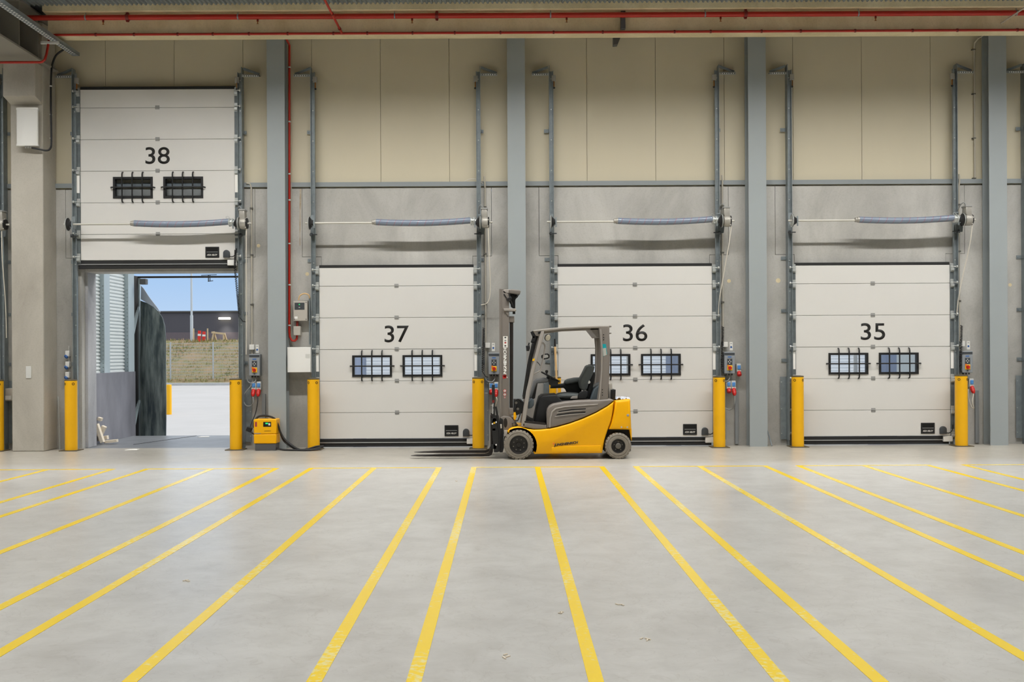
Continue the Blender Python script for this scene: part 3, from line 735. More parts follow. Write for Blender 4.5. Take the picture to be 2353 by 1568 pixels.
# ------------------------------------------------------------------ wall mounted electrics
def control_box(x, y, label, c2):
    Y = 17.40; X, Z = px(x, y, Y); w, h = 0.092, 0.185
    t = thing('door_control_box', label, 'control box', (X, DW, Z - h), 'grey control boxes of the dock doors')
    MB().box(X - w, X + w, Y, DW - 0.001, Z - h, Z + h).build('housing', 'control_grey', t, bev=0.008)
    MB().box(X - w + 0.006, X + w - 0.006, Y - 0.003, Y, Z + h - 0.055, Z + h - 0.016).build('header_strip', 'control_dark', t)
    MB().box(X - 0.032, X + 0.032, Y - 0.002, Y, Z + h - 0.095, Z + h - 0.078).build('blue_label', 'deep_blue', t)
    k = MB().box(X - 0.042, X + 0.046, Y - 0.004, Y, Z - 0.035, Z + 0.07).build('keypad', 'control_dark', t, bev=0.003)
    for a, b in ((0, 0.045), (-0.02, 0.018), (0.02, 0.018), (0, -0.008)): MB().cyl((X + a, Y - 0.003, Z + b), (X + a, Y - 0.008, Z + b), 0.009, n=12).build('push_button', 'light_grey', k)
    s = MB().box(X - 0.042, X + 0.046, Y - 0.008, Y, Z - 0.13, Z - 0.045).build('switch_plate', 'switch_yellow', t, bev=0.004)
    MB().cyl((X + 0.002, Y - 0.008, Z - 0.088), (X + 0.002, Y - 0.03, Z - 0.088), 0.03, n=18).box(X - 0.006, X + 0.010, Y - 0.042, Y - 0.028, Z - 0.115, Z - 0.06).build('rotary_knob', 'red_socket', s)
    MB().box(X - 0.042, X - 0.015, Y - 0.018, Y - 0.006, Z - 0.062, Z - 0.035).build('orange_lug', 'orange', s)
    MB().cyl((X, Y - 0.003, Z - 0.15), (X, Y - 0.012, Z - 0.15), 0.011, n=12).build('indicator', 'control_dark', t)
    for a in (-0.05, 0.0, 0.05): MB().cyl((X + a, Y + 0.05, Z - h), (X + a, Y + 0.05, Z - h - 0.03), 0.013, n=10).build('cable_gland', 'control_dark', t)
    MB().tube([(X, Y + 0.05, Z - h - 0.03), (X + 0.01, Y + 0.05, Z - h - 0.08), (X - 0.04, Y + 0.05, Z - h - 0.13), (X - 0.13, Y + 0.08, Z - h - 0.10), (X - 0.15, Y + 0.1, Z - h + 0.0)], 0.009, 8, sub=6).build('control_cable', c2, t)
    return t
control_box(584.5, 839, 'grey control box with orange switch right of the open doorway', 'cable_grey')
control_box(1135, 836, 'grey control box with orange switch between door 37 and the forklift mast', 'cable_grey')
control_box(1676.5, 834, 'grey control box with orange switch right of door 36', 'cable_grey')
control_box(2223, 832, 'grey control box with orange switch right of door 35', 'cable_grey')
for x, lab in ((578, 'near the open doorway'), (1120.5, 'right of door 37'), (1667, 'right of door 36'), (2212, 'right of door 35')):
    y = {578: 798, 1120.5: 794, 1667: 792, 2212: 790}[x]
    Y = 17.48; X, Z = px(x, y, Y)
    tag(MB().box(X - 0.042, X + 0.042, Y, DW - 0.001, Z - 0.045, Z + 0.045).build('junction_box', 'white_plastic', bev=0.006), 'small white junction box ' + lab, 'junction box', 'small white junction boxes')
    X, Z = px(x + 13, y + 4, DW)
    t = thing('notice_label', 'narrow white notice with blue dot ' + lab, 'label', (X, DW, Z - 0.07), 'white notices above the control boxes')
    MB().box(X - 0.027, X + 0.027, DW - 0.004, DW - 0.0005, Z - 0.072, Z + 0.072).build('plate', 'print_white', t)
    MB().cyl((X, DW - 0.004, Z - 0.015), (X, DW - 0.0055, Z - 0.015), 0.017, n=18).build('blue_dot', 'deep_blue', t)
    MB().box(X - 0.016, X + 0.016, DW - 0.005, DW - 0.004, Z + 0.04, Z + 0.05).build('print_line', 'grey_box', t)

def socket(x, y, label, plug=None, s=1.0):
    Y = 17.44; X, Z = px(x, y, Y)
    t = thing('power_socket', label, 'power socket', (X, DW, Z - 0.12), 'grey and red power sockets')
    MB().box(X - 0.038, X + 0.038, Y + 0.02, DW - 0.001, Z - 0.03, Z + 0.115).build('housing', 'light_grey', t, bev=0.008)
    MB().box(X - 0.027, X + 0.027, Y + 0.0, Y + 0.02, Z + 0.02, Z + 0.09).build('blue_lid', 'blue', t, bev=0.008)
    MB().box(X - 0.037, X + 0.037, Y + 0.0, Y + 0.02, Z - 0.02, Z + 0.005).build('collar', 'light_grey', t, bev=0.004)
    d = Vector((0, -0.55, -0.83)).normalized(); o = Vector((X, Y + 0.02, Z - 0.02))
    MB().lathe([(0, 0.03), (0.02, 0.034), (0.05, 0.037), (0.068, 0.038), (0.075, 0.034), (0.076, 0.02)], o, d, 20).build('red_outlet', 'red_socket', t)
    if plug:
        a = o + d * 0.07; b = o + d * 0.135
        pl = MB().lathe([(0, 0.034), (0.025, 0.036), (0.05, 0.026), (0.07, 0.014)], a, d, 16).build('plug', plug[0], t)
        if len(plug) > 2: MB().tube([b] + [Vector(q) for q in plug[2]], 0.0085, 8, sub=6).build('plug_cable', plug[1], pl)
    return t
def wp(x, y, Y): X, Z = px(x, y, Y); return (X, Y, Z)
socket(582.5, 893, 'left socket with blue lid of the pair beside the open doorway', ('red_socket', 'cable_grey', [wp(582, 925, 17.36), wp(576, 933, 17.38), wp(565, 932, 17.4), wp(560, 920, 17.42), wp(562, 905, 17.44), wp(578, 885, 17.46), wp(583, 868, 17.46)]))
socket(594, 893, 'right socket of the pair beside the open doorway, feeding the charger', ('red_socket', 'cable_black', [wp(592, 925, 17.34), wp(587, 950, 17.3), wp(577, 975, 17.22), wp(574, 985, 17.18)]))
socket(1129, 894, 'left socket with blue lid right of door 37')
socket(1140, 894, 'right socket with red outlet beside the forklift mast', ('red_socket', 'cable_white', [wp(1142, 920, 17.36), wp(1138, 932, 17.4), wp(1128, 932, 17.44)]))
socket(1675, 891, 'left socket of the pair below the control box of door 36')
socket(1686.5, 891, 'right socket of the pair below door 36 control box, with a plug', ('red_socket', 'cable_grey', [wp(1688, 925, 17.36), wp(1684, 938, 17.4), wp(1676, 942, 17.44), wp(1666, 938, 17.46)]))
socket(1698.5, 852, 'single socket mounted higher, right of the control box of door 36')
socket(2234, 886, 'socket with blue lid beside the bollard right of door 35', ('red_socket', 'cable_white', [wp(2234, 925, 17.36), wp(2238, 938, 17.4), wp(2232, 935, 17.42), wp(2226, 915, 17.46), wp(2225, 895, 17.48)]))
# three small sockets above the left bollard of door 38
for y, lab in ((813, 'topmost of three small white sockets left of the open doorway'), (838, 'middle one of three small white sockets left of the open doorway'), (862, 'lowest of three small white sockets left of the open doorway')):
    Y = 17.48; X, Z = px(154, y, Y)
    t = thing('wall_socket', lab, 'power socket', (X, DW, Z - 0.05), 'three stacked white sockets')
    MB().box(X - 0.035, X + 0.035, Y, DW - 0.001, Z - 0.05, Z + 0.05).build('housing', 'white_plastic', t, bev=0.01)
    MB().lathe([(0, 0.034), (0.02, 0.036), (0.03, 0.03)], (X - 0.01, Y + 0.01, Z - 0.045), (-0.5, -0.6, -0.6), 16).build('blue_outlet', 'deep_blue', t)
    MB().cyl((X + 0.01, DW - 0.02, Z + 0.05), (X + 0.01, DW - 0.02, Z + 0.135), 0.009, n=8).build('pipe', 'light_grey', t)
# cable duct below the sockets
for x, lab in ((607, 'thin grey cable duct on the wall behind the charger'), (1117, 'thin grey cable duct right of the bollard of door 37'), (1692, 'thin grey cable duct below the sockets of door 36'), (2243, 'thin grey cable duct below the socket of door 35')):
    X, Z = px(x, 950, DW)
    tag(MB().box(X - 0.03, X + 0.03, DW - 0.04, DW - 0.001, 0.02, 0.92).build('cable_duct', 'sheet_steel', bev=0.003), lab, 'cable duct', 'grey cable ducts')

# smoke detection panel, boxes and red pipe beside column 1
YP = 17.42
X0, Z0 = px(674, 738, YP); X1, Z1 = px(706, 692, YP)
t = thing('alarm_panel', 'grey alarm panel with black display between the red pipe and door 37', 'alarm panel', ((X0 + X1) / 2, DW, Z0))
MB().box(X0, X1, YP, DW - 0.002, Z0, Z1).build('housing', 'beige_box', t, bev=0.008)
a, b = px(677, 712, YP), px(703, 696, YP)
ds = MB().box(a[0], b[0] - 0.025, YP - 0.004, YP, a[1], b[1]).build('display', 'control_dark', t, bev=0.003)
X, Z = px(688, 700, YP); MB().cyl((X, YP - 0.004, Z), (X, YP - 0.008, Z), 0.010, n=12).build('green_lamp', 'green_led', ds)
X, Z = px(688, 707, YP); MB().box(X - 0.012, X + 0.012, YP - 0.006, YP - 0.003, Z - 0.005, Z + 0.005).build('key', 'light_grey', ds)
for xx, yy in ((676.5, 734), (703.5, 734), (703.5, 695)):
    X, Z = px(xx, yy, YP); MB().cyl((X, YP, Z), (X, YP - 0.006, Z), 0.008, n=10).build('corner_screw', 'control_dark', t)
a = px(677, 733, YP); MB().box(a[0], a[0] + 0.05, YP - 0.0025, YP, a[1], a[1] + 0.04).build('red_label', 'print_white', t)
X0, Z0 = px(674, 771, YP); X1, Z1 = px(690, 750, YP)
t = thing('sampling_box', 'small grey box under the alarm panel joined to the red pipe', 'junction box', ((X0 + X1) / 2, DW, Z0))
MB().box(X0, X1, YP, DW - 0.002, Z0, Z1).build('housing', 'beige_box', t, bev=0.008)
p0 = wp(683, 750, YP + 0.05); p1 = wp(683, 738, YP + 0.05); MB().cyl(p0, p1, 0.02, n=12).build('red_coupling', 'red_pipe_dark', t)
t = thing('red_pipe', 'thin vertical red pipe on the wall right of the first steel column', 'pipe', wp(664, 780, 17.48))
P = [wp(652, 82, 17.0), wp(656, 86, 17.1), wp(665, 103, 17.45), wp(665, 120, 17.48), wp(665, 400, 17.48), wp(664.5, 760, 17.48), wp(666, 775, 17.48), wp(671, 783, 17.48), wp(677, 784, 17.48), wp(682, 779, 17.48), wp(682.5, 771, 17.48)]
MB().tube(P, 0.019, 12).build('pipe', 'red_pipe', t)
for y in (155, 280, 400, 460, 560, 655, 748): p = wp(665, y, 17.48); MB().lathe([(-0.011, 0.0195), (-0.011, 0.025), (0.011, 0.025), (0.011, 0.0195)], p, (0, 0, 1), 14).build('pipe_clip', 'light_grey', t)
for xx, mt, lab in ((659.5, 'cable_white', 'thin white cable left of the vertical red pipe'), (669, 'conduit', 'thin beige cable right of the vertical red pipe')):
    ya = 90 if xx < 660 else 420
    tag(MB().tube([wp(xx, ya, 17.53), wp(xx, 420, 17.53), wp(xx, 600, 17.53), wp(xx, 770, 17.53), wp(xx + 2.5, 790, 17.53), wp(xx + 5, 797, 17.53)], 0.009, 7).build('wall_cable', mt), lab, 'cable')
X0, Z0 = px(663, 856, YP); X1, Z1 = px(716, 798, YP)
t = thing('wall_cabinet', 'plain white metal cabinet on the wall above the bollard of door 37', 'cabinet', ((X0 + X1) / 2, DW, Z0))
MB().box(X0, X1, YP - 0.1, DW - 0.002, Z0, Z1).build('body', 'white_plastic', t, bev=0.006)
a, b = px(702, 823, YP - 0.1), px(712, 814, YP - 0.1); MB().box(a[0], b[0], YP - 0.1025, YP - 0.1, a[1], b[1]).build('type_label', 'light_grey', t)
tag(MB().tube([wp(686, 690, 17.47), wp(689, 680, 17.46), wp(699, 675, 17.46), wp(709, 678, 17.46), wp(711.5, 686, 17.47)], 0.011, 8, sub=6).build('cable_loop', 'broom_wood'), 'yellow cable loop above the alarm panel', 'cable')
tag(MB().cyl(wp(711.5, 684, 17.48), wp(712, 792, 17.48), 0.016, n=10).build('flexible_conduit', 'galv'), 'grey flexible conduit between alarm panel and door 37 track', 'conduit')

# ------------------------------------------------------------------ yellow battery charger on the floor
YC = 16.98
X0, _ = px(583, 1030, YC); X1, _ = px(635, 1030, YC); ZB, ZM, ZTp = 0.0, px(600, 1020, YC)[1], px(600, 964, YC)[1]
t = thing('battery_charger', 'yellow battery charger standing on the floor beside the steel column', 'battery charger', ((X0 + X1) / 2, YC + 0.13, 0))
MB().box(X0 + 0.02, X1 - 0.01, YC + 0.01, YC + 0.27, 0.0, ZM).build('plinth', 'grey_box_dark', t, bev=0.008)
zj = px(600, 998, YC)[1]
MB().box(X0, X1, YC, YC + 0.28, ZM, zj - 0.003).build('lower_case', 'fork_yellow', t, bev=0.012)
MB().box(X0, X1, YC, YC + 0.28, zj, ZTp).build('upper_case', 'fork_yellow', t, bev=0.012)
a, b = px(605, 981, YC), px(623, 970, YC)
sc = MB().box(a[0], b[0], YC - 0.004, YC, a[1], b[1]).build('screen', 'black_gloss', t, bev=0.003)
a, b = px(610, 975, YC), px(616, 972, YC); MB().box(a[0], b[0], YC - 0.0055, YC - 0.004, a[1], b[1]).build('green_readout', 'green_led', sc)
a, b = px(617, 978, YC), px(621, 973, YC); MB().box(a[0], b[0], YC - 0.0055, YC - 0.004, a[1], b[1]).build('white_readout', 'print_white', sc)
a, b = px(586, 981, YC), px(590.5, 970, YC); MB().box(a[0], b[0], YC - 0.002, YC, a[1], b[1]).build('red_label', 'hose_red', t)
X, Z = px(615, 991, YC); text('lettering', 'JUNGHEINRICH', 0.11, 0.014, (X, YC - 0.0005, Z), 'print_black', t, bold=0.01, shear=0.2)
X, Z = px(592, 996.5, YC); MB().box(X - 0.055, X + 0.05, YC - 0.0015, YC, Z - 0.006, Z + 0.006).build('model_strip', 'grey_box', t)
MB().tube([wp(583, 983, YC + 0.1), wp(584, 970, YC + 0.13), wp(594, 958, YC + 0.16), wp(612, 956, YC + 0.16), wp(630, 962, YC + 0.14), wp(638, 975, YC + 0.12), wp(644, 993, YC + 0.12), wp(654, 1010, YC + 0.1), wp(668, 1022, YC + 0.02), (px(690, 1030, YC)[0], YC - 0.06, 0.02), (px(712, 1030, YC)[0], YC - 0.07, 0.02), (px(735, 1027, YC)[0], YC - 0.05, 0.05), (px(742, 1022, YC)[0], YC, 0.06)], 0.017, 9, sub=6).build('charging_cable', 'cable_black', t)
MB().tube([wp(634, 968, YC + 0.14), wp(641, 985, YC + 0.16), wp(650, 1010, YC + 0.14), wp(662, 1022, YC + 0.06), (px(680, 1030, YC)[0], YC + 0.02, 0.02), (px(704, 1030, YC)[0], YC - 0.02, 0.02), (px(728, 1024, YC)[0], YC - 0.03, 0.07), (px(743, 1018, YC)[0], YC + 0.03, 0.07)], 0.015, 9, sub=6).build('charging_cable', 'cable_black', t)
MB().tube([(X1 - 0.02, YC + 0.05, 0.04), (px(650, 1030, YC)[0], YC - 0.02, 0.018), (px(680, 1030, YC)[0], YC - 0.1, 0.018), (px(712, 1030, YC)[0], YC - 0.12, 0.018), (px(738, 1030, YC)[0], YC - 0.08, 0.03)], 0.015, 8, sub=6).build('charging_cable', 'cable_black', t)
X, Z = px(573, 986, YC + 0.12)
MB().box(X - 0.045, X + 0.045, YC + 0.1, YC + 0.16, Z - 0.05, Z + 0.03, Matrix.Translation((X, YC + 0.13, Z)) @ Matrix.Rotation(0.4, 4, 'Y') @ Matrix.Translation((-X, -YC - 0.13, -Z))).build('plug', 'black', t, bev=0.01)
MB().tube([wp(577, 991, YC + 0.12), wp(580, 996, YC + 0.1), wp(584, 998, YC + 0.06)], 0.012, 8, sub=4).build('mains_cable', 'cable_black', t)

# white antenna box on the concrete column with its black cable
YA = 16.92
X0, Z0 = px(37, 335, YA); X1, Z1 = px(85, 247, YA)
t = thing('antenna_box', 'flat white antenna box mounted high on the concrete column', 'antenna', ((X0 + X1) / 2, 17.05, Z0))
m = MB().prism([(X0, YA + 0.02), (X0 + 0.03, YA), (X1 - 0.03, YA), (X1, YA + 0.02), (X1, YA + 0.06), (X0, YA + 0.06)], Z0 + 0.035, Z1 - 0.035, axis='z'); m.build('cover', 'white_plastic', t)
for za, zb in ((Z0, Z0 + 0.034), (Z1 - 0.034, Z1)):
    MB().prism([(X0 - 0.005, YA + 0.018), (X0 + 0.03, YA - 0.004), (X1 - 0.03, YA - 0.004), (X1 + 0.005, YA + 0.018), (X1 + 0.005, YA + 0.064), (X0 - 0.005, YA + 0.064)], za, zb, axis='z').build('end_cap', 'white_plastic', t)
MB().box((X0 + X1) / 2 - 0.08, (X0 + X1) / 2 + 0.08, YA + 0.06, 17.059, Z0 + 0.1, Z1 - 0.1).build('mount', 'grey_box', t)
for xx in (59, 64, 69): p = wp(xx, 336, YA + 0.03); MB().cyl(p, (p[0], p[1], p[2] - 0.035), 0.010, n=10).build('connector', 'alu', t)
P = [wp(73, 340, YA + 0.04), wp(85, 342, YA + 0.06), wp(105, 346, 17.02), wp(115, 342, 17.06), wp(118, 325, 17.1), wp(117, 250, 17.14), wp(117, 200, 17.16), wp(118, 165, 17.18), wp(121, 145, 17.2), wp(130, 126, 17.2), wp(148, 113, 17.2)]
cb = thing('antenna_cable', 'black cable running from the antenna box up to the cable tray', 'cable', P[0])
MB().tube(P, 0.016, 10, sub=5).build('cable', 'cable_black', cb)
for y in (198, 264, 318): p = wp(117, y, 17.14); MB().lathe([(-0.008, 0.016), (-0.008, 0.022), (0.008, 0.022), (0.008, 0.016)], p, (0, 0, 1), 12).build('cable_clip', 'light_grey', cb)

# ------------------------------------------------------------------ under the roof: sprinkler pipes, tray, brackets
YPP = 16.47
def ln(x, y0, y1, Y, n=2): return px(x, y0, Y)
z1 = px(VX, 35.5, YPP)[1]
pa = px(62, 41, YPP)[0]
t = thing('sprinkler_main', 'thick red sprinkler pipe along the front of the concrete beam', 'pipe', (0, YPP, z1))
MB().cyl((pa, YPP, z1), (26, YPP, z1), 0.042, n=18).build('pipe', 'red_pipe', t)
for x in (237, 592, 947, 1302, 1656, 2012):
    X = px(x, 40, YPP)[0]
    s = MB().cyl((X, YPP, z1 - 0.035), (X, YPP, z1 - 0.075), 0.016, n=10).build('sprinkler_head', 'red_pipe_dark', t)
    MB().cyl((X, YPP, z1 - 0.075), (X, YPP, z1 - 0.105), 0.012, 0.006, n=10).lathe([(0, 0.002), (0.002, 0.018), (0.004, 0.018), (0.005, 0.002)], (X, YPP, z1 - 0.115), (0, 0, 1), 12).cyl((X, YPP, z1 - 0.115), (X, YPP, z1 - 0.1), 0.004, n=6).build('deflector', 'brass', s)
for x in (293, 1004, 1713):
    X = px(x, 36, YPP)[0]; MB().lathe([(-0.025, 0.042), (-0.025, 0.055), (0.025, 0.055), (0.025, 0.042)], (X, YPP, z1), (1, 0, 0), 18).box(X - 0.02, X + 0.02, YPP - 0.02, YPP + 0.02, z1 + 0.045, z1 + 0.075).box(X - 0.02, X + 0.02, YPP - 0.02, YPP + 0.02, z1 - 0.072, z1 - 0.045).build('coupling', 'red_pipe_dark', t)
for x in (197, 547, 907, 1265, 1620, 1972, 2335):
    X = px(x, 30, YPP)[0]; MB().lathe([(-0.010, 0.042), (-0.010, 0.047), (0.010, 0.047), (0.010, 0.042)], (X, YPP, z1), (1, 0, 0), 18).cyl((X, YPP, z1 + 0.04), (X, YPP, 7.118), 0.006, n=8).build('pipe_hanger', 'galv', t)
YQ = 16.55; z2 = px(VX, 75, YQ)[1]
qa = px(128, 79, YQ)[0]
t = thing('sprinkler_branch', 'thin red pipe along the lower edge of the concrete beam', 'pipe', (0, YQ, z2))
pl = px(0, 142.5, 16.45); pb = px(93, 143, 16.45)
MB().tube([(26, YQ, z2), (qa, YQ, z2), (px(118, 82, YQ)[0], YQ, z2 - 0.01), (px(113, 92, YQ)[0], YQ, z2 - 0.07), (px(107, 120, 16.5)[0], 16.5, pb[1] + 0.15), (px(103, 137, 16.45)[0], 16.45, pb[1] + 0.04), (px(97, 142, 16.45)[0], 16.45, pb[1] + 0.006), (pb[0], 16.45, pb[1]), (-12, 16.45, pb[1] - 0.0)], 0.0195, 12).build('pipe', 'red_pipe', t)
for x in (220, 308, 408, 489, 572, 661, 766, 844, 948, 1045, 1150, 1272, 1385, 1550, 1633, 1750, 1840, 1965, 2097, 2200, 2338):
    X = px(x, 76, YQ)[0]; MB().lathe([(-0.014, 0.0195), (-0.014, 0.026), (0.014, 0.026), (0.014, 0.0195)], (X, YQ, z2), (1, 0, 0), 12).box(X - 0.012, X + 0.012, YQ, YQ + 0.06, z2 + 0.015, z2 + 0.03).build('pipe_clip', 'red_pipe_dark', t)
X = px(786, 77, YQ)[0]
t = thing('sprinkler_crossing', 'red pipe coming from the hall ceiling to the thin red pipe', 'pipe', (X, YQ, z2))
MB().cyl((X, YQ - 0.02, z2), (X, 6.0, z2), 0.0185, n=12).build('pipe', 'red_pipe', t)
for y in (16.3, 15.6): MB().cyl((X, y - 0.02, z2), (X, y + 0.02, z2), 0.026, n=12).build('pipe_clip', 'red_pipe_dark', t)

# cable tray under the girder
xt, zt = px(172, 127, 17.3)
t = thing('cable_tray', 'perforated cable tray running from the upper left corner to the wall', 'cable tray', (xt, 12, zt))
MB().box(xt - 0.06, xt + 0.06, 5.0, 17.35, zt, zt + 0.003).box(xt - 0.06, xt - 0.056, 5.0, 17.35, zt, zt + 0.055).box(xt + 0.056, xt + 0.06, 5.0, 17.35, zt, zt + 0.055).build('tray', 'galv', t)
for a, b in ((-0.045, -0.018), (0.012, 0.038)): MB().box(xt + a, xt + b, 6.0, 17.22, zt - 0.003, zt - 0.0005).build('slot_row', 'tray_slots', t)
for y in (14.2, 16.5): MB().box(xt - 0.22, xt + 0.07, y, y + 0.04, zt - 0.045, zt - 0.005).build('tray_support', 'light_grey', t, bev=0.002)
# conduit at the right
P = [wp(2236, 410, DW - 0.02), wp(2235, 100, DW - 0.02)]
x3, z3 = px(2240, 94, DW - 0.03)
t = thing('thin_conduit', 'thin white conduit from the ceiling down the wall right of door 35', 'conduit', (x3, DW - 0.02, 4.6))
MB().tube([(x3, 8, z3), (x3, 17.40, z3), (x3, DW - 0.03, z3 - 0.03), (x3, DW - 0.005, z3 - 0.10), (x3, DW - 0.005, 4.56)], 0.0125, 9).build('pipe', 'conduit', t)
for y in (114, 216, 318, 410):
    Z = px(2236, y, DW)[1]; MB().box(x3 - 0.04, x3 + 0.018, DW - 0.02, DW + 0.03, Z - 0.008, Z + 0.008).build('pipe_clip', 'conduit_dark', t)
# dark steel brackets hanging at the beam
a, b = px(1426, 66, 16.55), px(1438, 86, 16.55)
zb_ = px(1430, 66, 16.52)[1]
tag(MB().box(a[0], b[0] - 0.01, 16.50, 16.59, zb_, 7.116).build('beam_bracket', 'grey_box_dark', bev=0.004), 'dark steel bracket hanging in front of the concrete beam above door 36', 'bracket')
p = [px(1409, 70, 17.2), px(1432, 70, 17.2), px(1419, 103, 17.2), px(1409, 104, 17.2)]
tag(MB().prism(p, 17.16, 17.30).build('wall_bracket', 'grey_box_dark', bev=0.004), 'dark pointed steel bracket below the beam above door 36', 'bracket')
tag(MB().tube([wp(1068, 417, 17.53), wp(1080, 412, 17.5), wp(1092, 412, 17.5), wp(1100, 416, 17.5), wp(1110, 422, 17.53)], 0.008, 7, sub=5).build('loose_cable', 'cable_white'), 'short white cable arching over the steel angle above door 37', 'cable')

# small things by the wall
X, Z = px(134.5, 1030, 17.35); X2, Z2 = px(132, 912, 17.5)
tag(MB().cyl((X, 17.40, 0.0), (X2, 17.53, Z2), 0.012, n=8).build('leaning_rod', 'galv_light'), 'thin metal rod leaning on the wall beside the concrete column', 'rod')
X, Z = px(1775, 1024, 17.3); X2, Z2 = px(1761, 978, 17.5)
tag(MB().cyl((X, 17.33, 0.005), (X2, 17.545, Z2), 0.011, n=8).build('leaning_rod', 'galv'), 'short metal rod leaning on the wall right of the column between doors 36 and 35', 'rod')
X, Z = px(1276, 870, 17.03)
t = thing('broom', 'wooden broomstick standing behind the forklift at door 36', 'broom', (X + 0.02, 17.03, 0))
a, b = wp(1275.5, 797, 17.04), wp(1279.5, 1000, 17.04); MB().cyl((a[0], 17.04, a[2]), (a[0] + 0.06, 17.0, 0.10), 0.0185, n=12).build('stick', 'broom_wood', t)
MB().cyl((a[0], 17.04, a[2]), (a[0] - 0.005, 17.04, a[2] + 0.13), 0.018, 0.012, n=12).build('grip', 'black', t)
MB().box(a[0] - 0.14, a[0] + 0.26, 16.97, 17.03, 0.055, 0.10).build('head', 'broom_wood', t, bev=0.006)
MB().box(a[0] - 0.13, a[0] + 0.25, 16.965, 17.035, 0.0, 0.055).build('bristles', 'seat_black', t)
# carton seen beside the concrete column at the left edge
X0, Z0 = px(9, 922, 17.40); X1, Z1 = px(29, 893, 17.40)
t = thing('control_cabinet', 'small pale box on the wall at the left edge behind the concrete column', 'junction box', ((X0 + X1) / 2, 17.5, Z0))
MB().box(X0, X1, 17.40, DW - 0.001, Z0, Z1).build('housing', 'beige_box', t, bev=0.006)
MB().box(X0 + 0.03, X1 - 0.02, 17.38, 17.40, Z0 + 0.02, Z0 + 0.09).build('flap', 'white_plastic', t, bev=0.004)
# wood chips on the floor
rr = random.Random(3)
for x, y, lab in ((1166, 1510, 'wood chips near the bottom of the floor, between two lanes'), (1425, 1392, 'pale wood chip on the floor left of the steep right lane'), (1483, 1472, 'light wood splinter on the floor right of the middle lane'), (1292, 1409, 'tiny brown chip beside the middle yellow lane'), (1045, 1107, 'light splinter lying near the forklift forks'), (430, 1337, 'tiny chip between the left yellow lanes')):
    u, v = x - VX, VY - y; Y = F * H / (-(v * cr - u * sr)); X = (u * cr + v * sr) * Y / F
    m = MB()
    for k in range(3):
        a = rr.uniform(0, PI); q = Vector((X + rr.uniform(-0.02, 0.02), Y + rr.uniform(-0.03, 0.03), 0.004)); d = Vector((math.cos(a), math.sin(a), 0)) * rr.uniform(0.008, 0.022)
        m.bar(q - d, q + d, 0.008, 0.006)
    tag(m.build('wood_chip', 'timber'), lab, 'wood chip', 'wood chips on the floor')

# ------------------------------------------------------------------ forklift
FN, FF = 15.34, 16.44
FM = (FN + FF) / 2
def fp(pts, Y=FN + 0.04): return [px(x, y, Y) for x, y in pts]
def arc(cx, cy, r, a0, a1, n): return [(cx + r * math.cos(math.radians(a0 + (a1 - a0) * i / n)), cy - r * math.sin(math.radians(a0 + (a1 - a0) * i / n))) for i in range(n + 1)]
def poly(name, pts, y0, y1, m, parent, r=0.0, Y=None, bev=0):
    return MB().prism(fp(pts, Y or y0), y0, y1, r=r).build(name, m, parent, bev=bev)
fk = thing('forklift', 'yellow and grey counterbalance forklift standing in front of doors 37 and 36', 'forklift', (px(1300, 1000, FM)[0], FM, 0))
# yellow chassis
ch = [(1166, 992), (1171, 986), (1179, 982.5), (1189, 981.5), (1200, 983), (1213, 986.5), (1228, 988), (1245, 987.5), (1262, 985.5), (1282, 981.5), (1310, 973.5), (1340, 962.5), (1370, 949), (1395, 934.5), (1411, 923),
      (1408, 948), (1404, 968), (1396, 990), (1389, 1012), (1384, 1042), (1228, 1044)] + arc(1192, 1025, 37.5, -25, 130, 12)
poly('chassis', ch, FN + 0.03, FF - 0.03, 'fork_yellow', fk, r=0.028)
poly('side_recess', [(1268, 1029), (1283, 1026), (1300, 1025), (1381, 1024.5), (1379, 1038), (1268, 1040)], FN + 0.024, FN + 0.06, 'fork_yellow', fk, r=0.005)
cw = [(1413.5, 922), (1448.6, 918.2), (1451.3, 988.2), (1399, 987.5), (1405, 972), (1410, 950)]
poly('rear_lip', [(1446.5, 986), (1451.3, 985), (1451.8, 1014), (1449.3, 1005)], FN + 0.06, FF - 0.06, 'fork_yellow', fk, r=0.004)
poly('counterweight', cw, FN + 0.03, FF - 0.03, 'fork_yellow', fk, r=0.04)
MB().box(px(1165, 1000, 15.9)[0], px(1232, 1000, 15.9)[0], FN + 0.23, FF - 0.23, 0.10, 0.47).build('front_axle', 'fork_black', fk)
MB().box(px(1384, 1000, 15.9)[0], px(1443, 1000, 15.9)[0], FN + 0.2, FF - 0.2, 0.10, 0.46).build('rear_axle', 'fork_black', fk)
